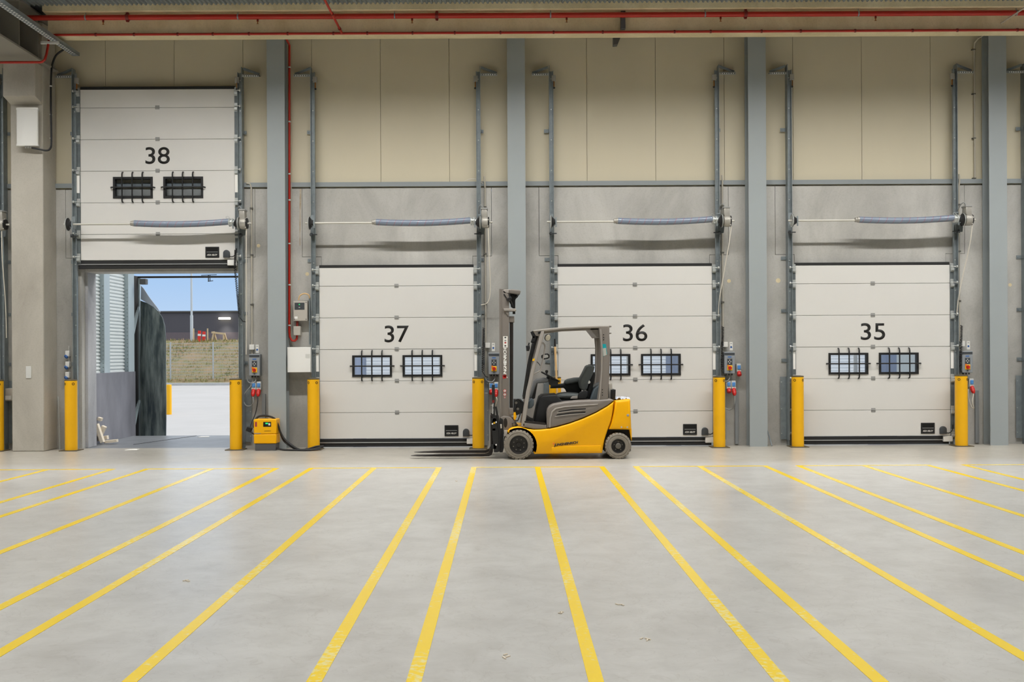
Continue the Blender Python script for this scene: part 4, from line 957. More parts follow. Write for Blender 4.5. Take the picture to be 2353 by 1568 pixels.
# grey hood, step and rear post
hood = [(1257, 984.5), (1256, 950), (1258, 940), (1263, 933), (1272, 928.5), (1300, 923.5), (1330, 921), (1358, 919.8), (1376, 919), (1404, 917), (1411.5, 920.5), (1396, 932.5), (1370, 947), (1340, 960.5), (1310, 971.5), (1280, 980)]
hd = poly('hood', hood, FN + 0.035, FF - 0.035, 'fork_grey', fk, r=0.03)
poly('hood_rib', [(1265, 983), (1266, 962), (1270, 948), (1278, 941), (1300, 936.5), (1374, 931), (1374, 928.5), (1300, 933.5), (1276, 938), (1267.5, 946), (1263, 962), (1262, 983.5)], FN + 0.028, FN + 0.05, 'fork_grey_light', hd, r=0.006)
for q in ((1281, 945.3, 1346, 939), (1276, 953.5, 1345, 947)):
    poly('vent_slot', [(q[0], q[1] + 2.4), (q[0] + 4, q[1] - 0.2), ((q[0] + q[2]) / 2, (q[1] + q[3]) / 2 - 1.6), (q[2], q[3]), (q[2], q[3] + 2.2), ((q[0] + q[2]) / 2, (q[1] + q[3]) / 2 + 1.2)], FN + 0.030, FN + 0.045, 'dark_gap', hd)
    poly('vent_lip', [(q[0] - 1, q[1] + 5.2), (q[0] - 1, q[1] + 2.8), ((q[0] + q[2]) / 2, (q[1] + q[3]) / 2 + 1.6), (q[2] + 1.5, q[3] + 2.6), (q[2], q[3] + 4.2), ((q[0] + q[2]) / 2, (q[1] + q[3]) / 2 + 3.6)], FN + 0.027, FN + 0.045, 'fork_grey_light', hd)
poly('footstep', [(1201, 973), (1206, 971), (1256, 977), (1257, 985), (1240, 986.5), (1226, 986), (1212, 983.5), (1200, 980)], FN + 0.05, FF - 0.05, 'fork_grey', fk, r=0.012)
poly('floor_mat', [(1205, 968), (1254, 973.5), (1254, 977), (1205, 971.5)], FN + 0.05, FF - 0.05, 'fork_steel', fk)
# overhead guard
gd = thing('overhead_guard', None, None, ORG[fk.name]); gd.parent = fk; gd.location = (0, 0, 0); gd['label'] = 'grey overhead guard'
def side(y0, y1):
    def poly(name, pts, a, b, m, parent, r=0.0): return MB().prism(fp(pts, FN + 0.05), a, b, r=r).build(name, m, parent)
    poly('front_pillar', [(1241, 761), (1251, 759.5), (1247, 781), (1232, 838), (1218, 900), (1206, 983), (1197, 981), (1209, 900), (1223.5, 838), (1238, 781)], y0, y1, 'fork_grey_light', gd, r=0.015)
    poly('guard_head', [(1224.5, 760.5), (1250, 756), (1247.5, 768), (1241, 773.5), (1231, 772)], y0 + 0.005, y1 - 0.005, 'fork_grey', gd, r=0.006)
    poly('roof_rail', [(1224, 759.8), (1250, 756), (1290, 752), (1340, 749.3), (1376, 748.2), (1400, 748.5), (1400, 754), (1376, 754), (1340, 755), (1290, 757.8), (1252, 762), (1226, 763)], y0, y1, 'fork_grey_light', gd, r=0.012)
    poly('rear_pillar', [(1376, 752), (1399, 750), (1401.5, 790), (1402, 830), (1400, 870), (1398, 895), (1397, 921), (1376, 926), (1371, 924), (1376, 893), (1380, 850), (1380.5, 800)], y0, y1, 'fork_grey', gd, r=0.02)
    poly('pillar_ridge_highlight', [(1379, 757), (1381.5, 757), (1384.5, 800), (1384, 850), (1381, 893), (1377, 925), (1374.5, 925), (1378.5, 893), (1381.5, 850), (1382, 800)], y0 - 0.006, y0 + 0.02, 'fork_grey_light', gd)  # lighter grey strip paints the highlight along the pillar ridge
side(FN + 0.05, FN + 0.12); side(FF - 0.12, FF - 0.05)
poly('front_frame', [(1228, 774), (1237, 772), (1222, 830), (1207, 917), (1200.5, 917), (1213, 838)], FN + 0.15, FN + 0.2, 'fork_black', gd, r=0.01, Y=FN + 0.15)
poly('front_frame', [(1228, 774), (1234, 772), (1220, 830), (1206, 917), (1202, 917), (1214, 838)], FF - 0.2, FF - 0.15, 'fork_black', gd, r=0.01, Y=FN + 0.15)
poly('roof_underside_shade', [(1249, 760), (1290, 756.5), (1340, 754.5), (1376, 753.5), (1376, 759), (1340, 760), (1290, 762), (1250, 767)], FN + 0.1, FN + 0.16, 'fork_grey', gd, r=0.01, Y=FN + 0.1)  # added darker strip, stands in for the shaded underside of the roof rail
poly('guard_window', [(1236.5, 763.5), (1243, 761.5), (1241.5, 767), (1236, 768)], FN + 0.048, FN + 0.06, 'dark_gap', gd)
for q in ((1254, 759.5, 1264, 757), (1275, 757, 1285, 754.5), (1297, 755.5, 1307, 753), (1319, 754, 1329, 751.8), (1341, 753.2, 1351, 751)):
    poly('roof_bar', [(q[0], q[1]), (q[0], q[3]), (q[2], q[3]), (q[2], q[1])], FN + 0.1, FF - 0.1, 'fork_grey', gd)
poly('rear_header', [(1356, 756), (1400, 751), (1400, 770), (1384, 776), (1372, 776)], FN + 0.1, FF - 0.1, 'fork_grey', gd)
poly('front_header', [(1226, 764), (1248, 758), (1246, 766), (1230, 772)], FN + 0.1, FF - 0.1, 'fork_grey', gd)
for y in (766.5, 772.5, 778, 893, 899.5, 905.5):
    xx = 1387.0 if y < 800 else 1384.2
    X, Z = px(xx, y + 3, FN + 0.05); MB().cyl((X, FN + 0.052, Z), (X, FN + 0.046, Z), 0.008, n=10).build('bolt_hole', 'dark_gap', gd)
poly('teal_sticker', [(1384.5, 791), (1392.5, 791), (1395, 815), (1386, 820)], FN + 0.0485, FN + 0.055, 'teal', gd)
poly('grey_sticker', [(1385.3, 801), (1392.3, 800), (1394, 816), (1386.3, 819)], FN + 0.0475, FN + 0.055, 'sticker_grey', gd)
poly('yellow_sticker', [(1224, 825), (1229, 824), (1228, 830), (1223, 830)], FN + 0.047, FN + 0.055, 'switch_yellow', gd)
def wpt(x, y, Y): return wp(x, y, Y)
MB().tube([wpt(1243, 787, FN + 0.1), wpt(1249, 790, FN + 0.13), wpt(1252, 797, FN + 0.14), wpt(1249, 820, FN + 0.14), wpt(1242, 848, FN + 0.14), wpt(1238, 854, FN + 0.13), wpt(1225, 860, FN + 0.1)], 0.011, 10, sub=4).build('grab_handle', 'fork_grey_light', gd)
# lamps and mirrors on the guard
lb = MB().bar(wpt(1222, 762, FN + 0.08), wpt(1228, 776, FN + 0.08), 0.05, 0.03, (0, 1, 0)).bar(wpt(1228, 774, FN + 0.08), wpt(1223, 788, FN + 0.08), 0.05, 0.03, (0, 1, 0)).bar(wpt(1220, 787, FN + 0.08), wpt(1227, 787, FN + 0.08), 0.012, 0.03, (0, 1, 0)).bar(wpt(1216, 788, FN + 0.08), wpt(1214, 796, FN + 0.08), 0.02, 0.03, (0, 1, 0)).build('lamp_bracket', 'black', gd)
poly('work_lamp', [(1208.5, 795), (1217, 793.5), (1218, 800), (1216, 807), (1210, 807)], FN + 0.03, FN + 0.16, 'black', gd, r=0.012)
X, Z = px(1258, 776, FF - 0.2)
wl_ = MB().lathe([(-0.03, 0.02), (-0.02, 0.04), (0.0, 0.058), (0.012, 0.058), (0.014, 0.048)], (X, FF - 0.2, Z), (0.55, -0.8, -0.25), 22).build('round_lamp', 'rim', gd)
MB().lathe([(0.012, 0.052), (0.018, 0.046), (0.021, 0.001)], (X, FF - 0.2, Z), (0.55, -0.8, -0.25), 22).build('lamp_glass', 'lamp_glass', wl_)
mi = poly('mirror', [(1244, 817), (1252, 813), (1259, 812.5), (1263, 816), (1263, 822), (1259, 825), (1248, 827), (1244, 822)], FF - 0.26, FF - 0.2, 'black', gd, r=0.008)
poly('mirror_glass', [(1247, 818), (1252, 816), (1257, 815.5), (1260, 818), (1259.5, 821.5), (1252, 823.5), (1248, 823)], FF - 0.264, FF - 0.255, 'light_grey', mi)
MB().tube([wpt(1232, 830, FF - 0.1), wpt(1239, 837, FF - 0.15), wpt(1241, 840, FF - 0.2)], 0.006, 6).build('wiper_arm', 'black', gd)
# cab: dash, steering, seat
poly('leg_shield', [(1214, 922), (1222, 916), (1227, 920), (1226.5, 932), (1222, 938), (1214, 940)], FN + 0.15, FF - 0.15, 'dash_blue', fk, r=0.02)
poly('pedal_box', [(1209, 958), (1222, 967), (1234, 972), (1209, 972)], FN + 0.2, FF - 0.2, 'fork_black', fk)
sc = poly('steering_column', [(1222, 916), (1216, 914), (1226, 877), (1232, 871), (1250, 868), (1262, 872), (1261, 877), (1254, 879.5), (1234, 881.5), (1230, 890)], FM - 0.12, FM + 0.02, 'dash_grey', fk, r=0.02, Y=FM - 0.05)
poly('column_shaft', [(1222, 918), (1228, 885), (1235, 880), (1229, 915)], FM - 0.1, FM, 'fork_black', sc, Y=FM)
o = Vector(wpt(1264.5, 866, FM - 0.05)); ax = Vector((0.47, 0, 0.88)).normalized()
b_ = Vector((0, 1, 0)); c_ = ax.cross(b_)
sw = MB().tube([o + (b_ * math.cos(a) + c_ * math.sin(a)) * 0.15 for a in [2 * PI * i / 36 for i in range(36)]], 0.013, 10, closed=True)
for k in range(3):
    a = 2 * PI * k / 3 + 0.4; sw.bar(o - ax * 0.02, o + (b_ * math.cos(a) + c_ * math.sin(a)) * 0.145, 0.03, 0.012, ax)
sw.lathe([(-0.07, 0.03), (-0.03, 0.05), (0.0, 0.045), (0.008, 0.02)], o, ax, 18)
sw = sw.build('steering_wheel', 'black', fk)
MB().lathe([(0, 0.012), (0.02, 0.012), (0.03, 0.022), (0.055, 0.024), (0.065, 0.01)], o + Vector((-0.06, -0.11, 0.04)), (0, 0, 1), 14).build('steering_knob', 'black', sw)
poly('switch_cluster', [(1260, 873), (1266, 868), (1283, 878), (1282, 884), (1270, 889), (1262, 884)], FM - 0.18, FM - 0.05, 'fork_black', fk, r=0.01, Y=FM - 0.15)
poly('arm_console', [(1265, 893), (1267, 885), (1296, 882), (1298, 876), (1304, 872), (1320, 868.5), (1334, 868), (1338, 885), (1336, 904), (1303, 903), (1300, 896), (1295, 892)], FM + 0.18, FM + 0.40, 'seat_black', fk, r=0.02, Y=FM + 0.2)
poly('armrest', [(1297, 876), (1304, 872), (1322, 868), (1335, 867.5), (1335, 877), (1318, 881), (1302, 884), (1297, 881)], FM + 0.12, FM + 0.24, 'seat_fabric', fk, r=0.025, Y=FM + 0.15)
st = thing('seat', None, None, ORG[fk.name]); st.parent = fk; st.location = (0, 0, 0)
poly('cushion', [(1277, 913), (1279, 908), (1286, 905), (1300, 903), (1330, 904.5), (1337, 906), (1337, 916), (1300, 917.5), (1284, 916)], FM - 0.24, FM + 0.22, 'seat_fabric', st, r=0.05, Y=FM - 0.2)
poly('cushion_trim', [(1311, 915), (1315, 911), (1327, 910), (1327, 916.5), (1311, 917)], FM - 0.245, FM - 0.2, 'fork_grey_light', st, r=0.005, Y=FM - 0.24)
poly('backrest', [(1348, 842.5), (1353, 839.5), (1362, 840), (1366.5, 843), (1366, 847), (1362, 861), (1354, 878), (1350, 893), (1343, 900), (1334.5, 893), (1332, 880), (1334, 870), (1341, 857)], FM - 0.22, FM + 0.2, 'seat_fabric', st, r=0.03, Y=FM - 0.2)
poly('back_shell', [(1360, 857), (1367, 856), (1368, 862), (1360, 905), (1354, 918), (1345, 918), (1350, 895)], FM - 0.16, FM + 0.14, 'seat_black', st, r=0.02, Y=FM - 0.15)
poly('recliner_cover', [(1328, 917), (1328, 908), (1332, 902), (1342, 897), (1350, 899), (1351, 909), (1346, 917)], FM - 0.25, FM - 0.19, 'seat_black', st, r=0.012, Y=FM - 0.24)
X, Z = px(1353, 878.5, FM - 0.2); MB().cyl((X, FM - 0.16, Z), (X, FM - 0.215, Z), 0.024, n=14).build('lumbar_knob', 'white_plastic', st)
poly('suspension', [(1281, 918), (1352, 916), (1352, 924), (1338, 926), (1286, 927), (1281, 924)], FM - 0.2, FM + 0.2, 'seat_black', st, r=0.01, Y=FM - 0.2)
poly('battery_cover', [(1226, 972), (1229, 955), (1233, 935), (1239, 914), (1246, 908.5), (1278, 906.5), (1284, 914), (1290, 920), (1340, 918), (1340, 930), (1290, 930), (1262, 931), (1256, 944), (1253, 973)], FN + 0.25, FF - 0.06, 'seat_black', fk, r=0.02, Y=FM - 0.1)
poly('rear_cover', [(1352, 922), (1362, 893), (1376, 882), (1384, 880), (1384, 920)], FN + 0.16, FF - 0.16, 'dash_blue', fk, r=0.015, Y=FM - 0.1)
# things behind the rear pillar
poly('rear_box', [(1399, 883), (1407, 882), (1408, 918), (1399, 919)], FM - 0.25, FM - 0.05, 'beige_box', fk, r=0.008, Y=FM - 0.25)
poly('rear_grille', [(1404, 896), (1415, 896), (1414, 917), (1404, 917)], FM - 0.3, FM + 0.1, 'black', fk, r=0.006, Y=FM - 0.3)
for q in ((1399, 752, 1405, 749), (1400, 767, 1405, 765)):
    poly('rear_bracket', [(q[0] - 2, q[1] + 2), (q[2], q[1]), (q[2], q[3]), (q[0] - 2, q[3])], FM - 0.1, FM, 'fork_grey', gd, Y=FM - 0.1)
m = MB(); rr = random.Random(5)
x0, z0 = px(1409, 919, FM); x1 = px(1443, 918, FM)[0]
g = [[m.bm.verts.new((x0 + (x1 - x0) * i / 10, FM - 0.3 + 0.5 * j / 10, z0 + 0.015 + rr.uniform(0, 0.035))) for j in range(11)] for i in range(11)]
for i in range(10):
    for j in range(10): m.bm.faces.new((g[i][j], g[i + 1][j], g[i + 1][j + 1], g[i][j + 1]))
fo = m.build('plastic_sheet', 'plastic_film', smooth=False); md = fo.modifiers.new('thick', 'SOLIDIFY'); md.thickness = 0.004
tag(fo, 'crumpled white plastic film lying on the rear of the forklift', 'plastic film')
# lettering and emblems
X, Z = px(1299.5, 1021.3, FN); text('side_lettering', 'JUNGHEINRICH', 0.362, 0.05, (X + 0.008, FN + 0.0235, Z), 'print_black', fk, bold=0.045, shear=0.18, slope=0.115)
poly('emblem', [(1270, 1018.5), (1273.5, 1018), (1274, 1022), (1271.5, 1023)], FN + 0.0225, FN + 0.03, 'orange', fk)
X, Z = px(1442.3, 954.5, FN + 0.05); MB().ball((X, FN + 0.034, Z), 0.022, 0.009, 0.022).build('round_badge', 'grey_box', fk)
for x in (1428, 1441.5): X, Z = px(x, 982, FN + 0.03); MB().box(X - 0.01, X + 0.01, FN + 0.027, FN + 0.032, Z - 0.012, Z + 0.012).build('small_label', 'beige_box', fk)

# wheels
def wheel(px_, py_, r, w, y, s, name='wheel', bolts=8, rimr=0.55):
    X, Z = px(px_, py_, FN); Z = r
    t = thing(name, None, None, ORG[fk.name]); t.parent = fk; t.location = (0, 0, 0)
    P = [(0.004, r * rimr - 0.004), (0.0, r * rimr + 0.01), (-0.004 + 0.006, r * 0.66), (0.0, r * 0.74), (0.006, r * 0.80), (0.0, r * 0.84), (0.006, r * 0.93), (0.02, r * 0.935), (0.035, r * 0.94), (w - 0.035, r * 0.94), (w - 0.006, r * 0.93), (w, r * 0.8), (w - 0.004, r * rimr)]
    MB().lathe([(a, q) for a, q in P], (X, y, Z), (0, s, 0), 48, False).build('tyre', 'tyre', t)
    m = MB(); n = 24
    for k in range(n):
        a0 = 2 * PI * k / n; a1 = a0 + 2 * PI / n * 0.78
        for (h0, h1) in ((0.003, w * 0.42), (w * 0.58, w - 0.003)):
            vs = []
            for h, rad in ((h0, r * 0.9), (h0 + 0.012, r), (h1, r), (h1, r * 0.9)):
                vs.append([m.bm.verts.new((X + rad * math.cos(a), y + s * h, Z + rad * math.sin(a))) for a in (a0, (a0 + a1) / 2, a1)])
            for i in range(4):
                for j in range(2): m.bm.faces.new((vs[i][j], vs[i][j + 1], vs[(i + 1) % 4][j + 1], vs[(i + 1) % 4][j]))
            m.bm.faces.new([v[0] for v in vs]); m.bm.faces.new([v[2] for v in vs][::-1])
    m.build('tread', 'tyre', t)
    R = r * rimr
    rm = MB().lathe([(w - 0.02, 0.01), (w - 0.02, R - 0.002), (0.0, R + 0.004), (0.002, R - 0.008), (0.022, R - 0.016), (0.026, R * 0.72), (0.03, 0.30 * R), (0.02, 0.26 * R), (0.018, 0.001)], (X, y, Z), (0, s, 0), 40).build('rim', 'rim', t)
    if bolts:
        for k in range(bolts):
            a = 2 * PI * k / bolts + 0.3; p = Vector((X + R * 0.62 * math.cos(a), y + s * 0.028, Z + R * 0.62 * math.sin(a)))
            MB().cyl(p, p + Vector((0, -s * 0.014, 0)), 0.010, n=6).build('wheel_nut', 'bolt', rm)
    if bolts == 5: MB().lathe([(0.03, R * 0.42), (0.005, R * 0.42), (0.0, R * 0.34), (0.0, 0.001)], (X, y, Z), (0, s, 0), 24).build('hub_cap', 'bolt', rm)
wheel(1192, 1023, 0.224, 0.20, FN, 1, bolts=8, rimr=0.6); wheel(1192, 1023, 0.224, 0.20, FF, -1, bolts=8, rimr=0.6)
wheel(1421, 1027, 0.197, 0.16, FN + 0.01, 1, bolts=5, rimr=0.52); wheel(1421, 1027, 0.197, 0.16, FF - 0.01, -1, bolts=5, rimr=0.52)

# mast
MN = 15.53
ms = thing('mast', None, None, ORG[fk.name]); ms.parent = fk; ms.location = (0, 0, 0)
def mast_side(y0, y1):
    def poly(name, pts, a, b, m, parent, r=0.0): return MB().prism(fp(pts, MN), a, b, r=r).build(name, m, parent)
    poly('outer_channel', [(1148, 667), (1157, 667), (1170, 678), (1170, 985), (1149, 985)], y0, y1, 'fork_grey', ms, r=0.006)
    poly('channel_flange', [(1147.2, 664.5), (1152.5, 664.5), (1152.5, 985), (1148, 985)], y0 - 0.012, y0 + 0.02, 'fork_grey', ms)
    poly('inner_channel', [(1172.5, 740), (1179.5, 740), (1179, 955), (1172.5, 955)], y0 + 0.03, y1 + 0.02, 'fork_steel', ms)
    poly('mast_foot', [(1149, 985), (1149, 960), (1158, 956), (1172, 958), (1186, 972), (1188, 980), (1180, 986), (1165, 990), (1155, 1000), (1150, 1000)], y0 - 0.02, y0 + 0.05, 'fork_grey', ms, r=0.012)
mast_side(MN, MN + 0.07); mast_side(16.18, 16.25)
poly('foot_slot', arc(1161.5, 973.5, 5.0, 0, 180, 6)[:0] + [(1161.5 + 4.4 * math.cos(t), 972 - 11 * math.sin(t)) for t in [2 * PI * i / 18 for i in range(18)]], MN - 0.023, MN - 0.018, 'fork_steel', ms, Y=MN - 0.02)
X, Z = px(1181, 976, MN - 0.03); MB().cyl((X, MN - 0.05, Z), (X, MN + 0.05, Z), 0.022, n=14).build('pivot_pin', 'bolt', ms)
poly('pivot_bracket', [(1176, 973), (1184, 971), (1190, 977), (1186, 982), (1178, 981)], MN - 0.03, MN + 0.06, 'fork_black', ms, r=0.005)
for z0, z1 in ((667, 676), (938, 952)):
    poly('cross_member', [(1150, z0), (1160, z0), (1160, z1), (1150, z1)], MN + 0.07, 16.18, 'fork_grey', ms, Y=15.85)
poly('cylinder_cap', [(1157, 666), (1176, 665), (1195, 667), (1196.5, 670), (1195, 675), (1191, 677.5), (1172, 674.5), (1157, 674.5)], MN + 0.02, MN + 0.30, 'fork_grey', ms, r=0.012)
poly('cap_bracket', [(1157, 665.5), (1169, 665), (1169, 674), (1158, 674), (1156, 671)], MN + 0.0, MN + 0.05, 'fork_grey_light', ms, r=0.004)
m = MB().tube([wpt(1158, 676, MN), wpt(1163, 684, MN), wpt(1169, 690, MN), wpt(1175, 700, MN + 0.05)], 0.010, 8, sub=4).tube([wpt(1170, 676, MN), wpt(1174, 690, MN), wpt(1178, 705, MN + 0.05)], 0.011, 8, sub=4).tube([wpt(1191, 677, MN), wpt(1188, 683, MN), wpt(1183, 686, MN + 0.05)], 0.010, 8, sub=4)
m.build('hydraulic_hose', 'black', ms)
poly('mast_camera', [(1163, 687), (1174, 682), (1177, 687), (1166, 693)], MN - 0.03, MN + 0.05, 'black', ms, r=0.006)
poly('lift_rod', [(1178, 676), (1184, 676), (1184, 722), (1178, 722)], MN + 0.1, MN + 0.16, 'fork_black', ms)
poly('hose_block', [(1169, 676), (1190, 677), (1184, 690), (1180, 709), (1174, 705), (1172, 690)], MN + 0.08, MN + 0.2, 'black', ms, r=0.01)
poly('upper_plate', [(1157, 709), (1158, 715), (1184, 715.5), (1186.5, 712), (1185, 709)], MN - 0.02, MN + 0.25, 'fork_grey_light', ms, r=0.006)
poly('plate_gusset', [(1158, 715), (1169, 715), (1169, 727)], MN - 0.01, MN + 0.05, 'fork_grey', ms)
poly('cylinder_head', [(1169, 727), (1182, 727), (1182, 741), (1169, 741)], MN + 0.02, MN + 0.14, 'fork_grey', ms, r=0.008)
poly('lift_cylinder', [(1171, 741), (1178.5, 741), (1178.5, 945), (1171, 945)], MN + 0.06, MN + 0.14, 'fork_steel', ms, r=0.02)
poly('spacer_block', [(1170, 938), (1180, 938), (1180, 954), (1170, 954)], MN - 0.01, MN + 0.08, 'fork_grey', ms, r=0.006)
X, Z = px(1161, 834.5, MN); text('mast_lettering', 'JUNGHEINRICH', 0.46, 0.062, (X + 0.003, MN - 0.0005, Z), 'print_white', ms, vertical=True, bold=0.042, shear=0.18)
poly('mast_emblem', [(1155, 863), (1164, 861), (1164, 869), (1156, 871)], MN - 0.002, MN + 0.002, 'red_socket', ms)
sk = poly('warning_sticker', [(1156, 773), (1166.5, 773), (1166.5, 799), (1156, 799)], MN - 0.002, MN + 0.002, 'print_white', ms)
for y, cc in ((776, 'grey_box_dark'), (783, 'grey_box'), (788, 'hose_red'), (795, 'grey_box_dark')):
    poly('pictogram', [(1159, y - 1.6), (1163.5, y - 1.6), (1163.5, y + 1.6), (1159, y + 1.6)], MN - 0.003, MN, cc, sk)
for y in (898.5, 907, 914):
    r_ = 3.6 if y < 910 else 2
    X, Z = px(1160, y, MN); q = MB().cyl((X, MN - 0.002, Z), (X, MN, Z), r_ / 151.5, n=20).build('prohibition_sticker', 'red_socket', ms)
    MB().cyl((X, MN - 0.003, Z), (X, MN - 0.001, Z), r_ / 151.5 * 0.72, n=20).build('sticker_field', 'print_white', q)
    MB().box(X - 0.004, X + 0.004, MN - 0.004, MN - 0.002, Z - r_ / 151.5 * 0.5, Z + r_ / 151.5 * 0.5).build('pictogram', 'print_black', q)
# tilt cylinder, valves and hoses between mast and cab
MB().cyl(wpt(1180, 946, MN + 0.05), wpt(1200, 938, MN + 0.05), 0.035, n=14).build('tilt_cylinder', 'fork_black', fk)
poly('valve_block', [(1180, 918), (1196, 918), (1204, 926), (1200, 950), (1184, 956), (1180, 940)], MN + 0.0, MN + 0.2, 'fork_black', fk, r=0.01)
m = MB().tube([wpt(1182, 925, MN), wpt(1190, 918, MN - 0.03), wpt(1198, 924, MN)], 0.011, 8, sub=4).tube([wpt(1186, 930, MN - 0.02), wpt(1183, 945, MN - 0.03), wpt(1186, 960, MN - 0.02)], 0.011, 8, sub=4).tube([wpt(1196, 950, MN - 0.02), wpt(1190, 966, MN - 0.04), wpt(1184, 966, MN - 0.03), wpt(1178, 960, MN)], 0.009, 8, sub=4).build('valve_hose', 'cable_black', fk)
poly('yellow_lever', [(1180, 950), (1184, 946), (1187, 958), (1184, 967), (1180, 963)], MN - 0.04, MN, 'fork_yellow', fk, r=0.005)
for x, y in ((1186, 926), (1190, 940)): p = Vector(wpt(x, y, MN - 0.01)); MB().cyl(p, p + Vector((0, -0.02, 0)), 0.02, n=10).build('valve_fitting', 'bolt', fk)

# carriage with forks
CY0, CY1 = 15.48, 16.30
cg = thing('fork_carriage', None, None, ORG[fk.name]); cg.parent = fk; cg.location = (0, 0, 0)
poly('carriage_plate', [(1131, 965), (1138, 955), (1146, 955), (1149, 975), (1149, 1038), (1142, 1040), (1135, 1040), (1131, 1000)], CY0, CY0 + 0.03, 'fork_black', cg, Y=CY0, r=0.004)
for q in ((1128, 962, 1140, 972), (1128, 1022, 1140, 1032), (1130, 985, 1138, 990)):
    poly('carriage_bar', [(q[0], q[1]), (q[2], q[1]), (q[2], q[3]), (q[0], q[3])], CY0, CY1, 'fork_black', cg, Y=CY0)
poly('carriage_upright', [(1130, 885), (1137, 885), (1137, 960), (1131, 960)], CY0 + 0.02, CY0 + 0.09, 'fork_black', cg, Y=CY0, r=0.004)
poly('carriage_upright', [(1130, 925), (1137, 925), (1137, 960), (1131, 960)], CY1 - 0.09, CY1 - 0.02, 'fork_black', cg, Y=CY1, r=0.004)
poly('red_tag', [(1131, 920), (1136, 920), (1136, 926), (1131, 926)], CY0 + 0.016, CY0 + 0.03, 'red_pipe_dark', cg, Y=CY0)
X, Z = px(1132.8, 939, CY0); text('carriage_lettering', 'elm.com', 0.165, 0.022, (X, CY0 + 0.0185, Z), 'print_white', cg, vertical='down', bold=0.03)
poly('hazard_triangle', [(1133, 974), (1138.5, 974), (1135.7, 969)], CY0 - 0.003, CY0 + 0.002, 'switch_yellow', cg, Y=CY0)
for x, y in ((1131.5, 974.5), (1140, 970.5), (1140, 1022.5)): p = Vector(wpt(x, y, CY0)); MB().cyl(p, p + Vector((0, -0.008, 0)), 0.012, n=12).build('bolt_head', 'print_white', cg)
MB().tube([wpt(1139, 935, CY0), wpt(1142, 950, CY0 - 0.01), wpt(1146, 975, CY0 - 0.01), wpt(1149, 1000, CY0 - 0.01), wpt(1148, 1035, CY0)], 0.016, 8, sub=5).tube([wpt(1150, 977, CY0 - 0.01), wpt(1151, 990, CY0 - 0.02), wpt(1149, 1005, CY0 - 0.01), wpt(1147, 1030, CY0)], 0.010, 8, sub=5).build('carriage_hose', 'cable_black', cg)
poly('hose_fitting', [(1149, 975), (1153, 975), (1153.5, 984), (1150, 985)], CY0 - 0.03, CY0, 'beige_box', cg, Y=CY0, r=0.004)
poly('roller_plate', [(1149, 960), (1156, 965), (1158, 1030), (1155, 1040), (1148, 1040)], CY0 + 0.02, CY0 + 0.08, 'fork_black', cg, Y=CY0 + 0.02)
poly('lower_bracket', [(1158, 989), (1166, 989), (1166, 1003), (1158, 1003)], CY0, CY0 + 0.06, 'beige_box', cg, Y=CY0, r=0.004)
def fork(yc, lab):
    w2 = 0.055; zt = 0.072
    sx, _ = px(1127, 1000, 15.6); hx, _ = px(1132.5, 1000, 15.6); tipx = px(944, 1048, 15.6)[0]
    ztop = px(1130, 955, 15.6)[1]
    P = [(tipx, 0.042), (tipx + 0.15, 0.052), (tipx + 0.45, 0.066), (sx - 0.09, zt), (sx - 0.03, zt + 0.02), (sx, zt + 0.08), (sx, ztop), (hx, ztop), (hx, zt + 0.03), (hx - 0.02, zt - 0.02), (hx - 0.06, 0.032), (sx - 0.12, 0.028), (tipx + 0.45, 0.030), (tipx + 0.1, 0.036)]
    f = MB().prism(P, yc - w2, yc + w2, r=0.006).build('fork', 'fork_steel', cg)
    MB().box(tipx - 0.0, tipx + 0.0, yc, yc, 0, 0).bm.free()
    return f
fork(15.62, ''); fork(16.18, '')

# ------------------------------------------------------------------ outside: dock house of door 38
XL = -7.45; c38 = CEN[38]
dh = thing('dock_shelter', 'corrugated dock shelter with black rubber curtain outside the open door 38', 'dock shelter', (XL, 19.2, 0))
def corrugated(m, x, y0, y1, z0, z1, s, pitch=0.066, d=0.02):
    n = int((z1 - z0) / pitch); pr = []
    for i in range(n):
        z = z0 + i * pitch
        pr += [(z, 0), (z + pitch * 0.35, 0), (z + pitch * 0.5, d), (z + pitch * 0.85, d)]
    A = [m.bm.verts.new((x + s * q, y0, z)) for z, q in pr]; B = [m.bm.verts.new((x + s * q, y1, z)) for z, q in pr]
    A2 = [m.bm.verts.new((x - s * 0.03, y0, z)) for z, q in pr]; B2 = [m.bm.verts.new((x - s * 0.03, y1, z)) for z, q in pr]
    for i in range(len(pr) - 1):
        m.bm.faces.new((A[i], A[i + 1], B[i + 1], B[i])); m.bm.faces.new((A2[i], A2[i + 1], B2[i + 1], B2[i]))
    return m
corrugated(MB(), XL - 0.05, DW + WT + 0.005, 20.5, 0.05, 3.4, 1).build('side_cladding', 'corrugated', dh)
for x0, x1 in ((234.5, 247.5), (290.5, 304)):
    ya = -(XL) * F / (VX - x0); yb = -(XL) * F / (VX - x1)
    po = MB().box(XL - 0.06, XL + 0.045, ya, yb, 0.05, 3.4).build('post', 'shelter_post', dh, bev=0.006)
    for k in range(22): MB().cyl((XL + 0.02, ya - 0.006, 1.3 + k * 0.075), (XL + 0.02, ya, 1.3 + k * 0.075), 0.008, n=6).build('post_screw', 'galv_dark', po)
yk = -(XL) * F / (VX - 305)
MB().box(XL - 0.03, XL + 0.052, DW + WT + 0.01, yk, -0.05, 1.27).build('kick_plate', 'kick_plate', dh, bev=0.003)
YR = 20.85
xr = px(319.5, 800, YR)[0]
MB().box(xr - 0.04, xr + 0.02, YR, YR + 0.06, -0.9, 3.2).build('curtain_post', 'shelter_post', dh, bev=0.005)
for z in (1.95, 0.05): MB().bar((XL - 0.02, 20.45, z), (xr - 0.01, YR, z + 0.62), 0.05, 0.05).build('brace', 'shelter_post', dh)
m = MB(); n = 24
A = []
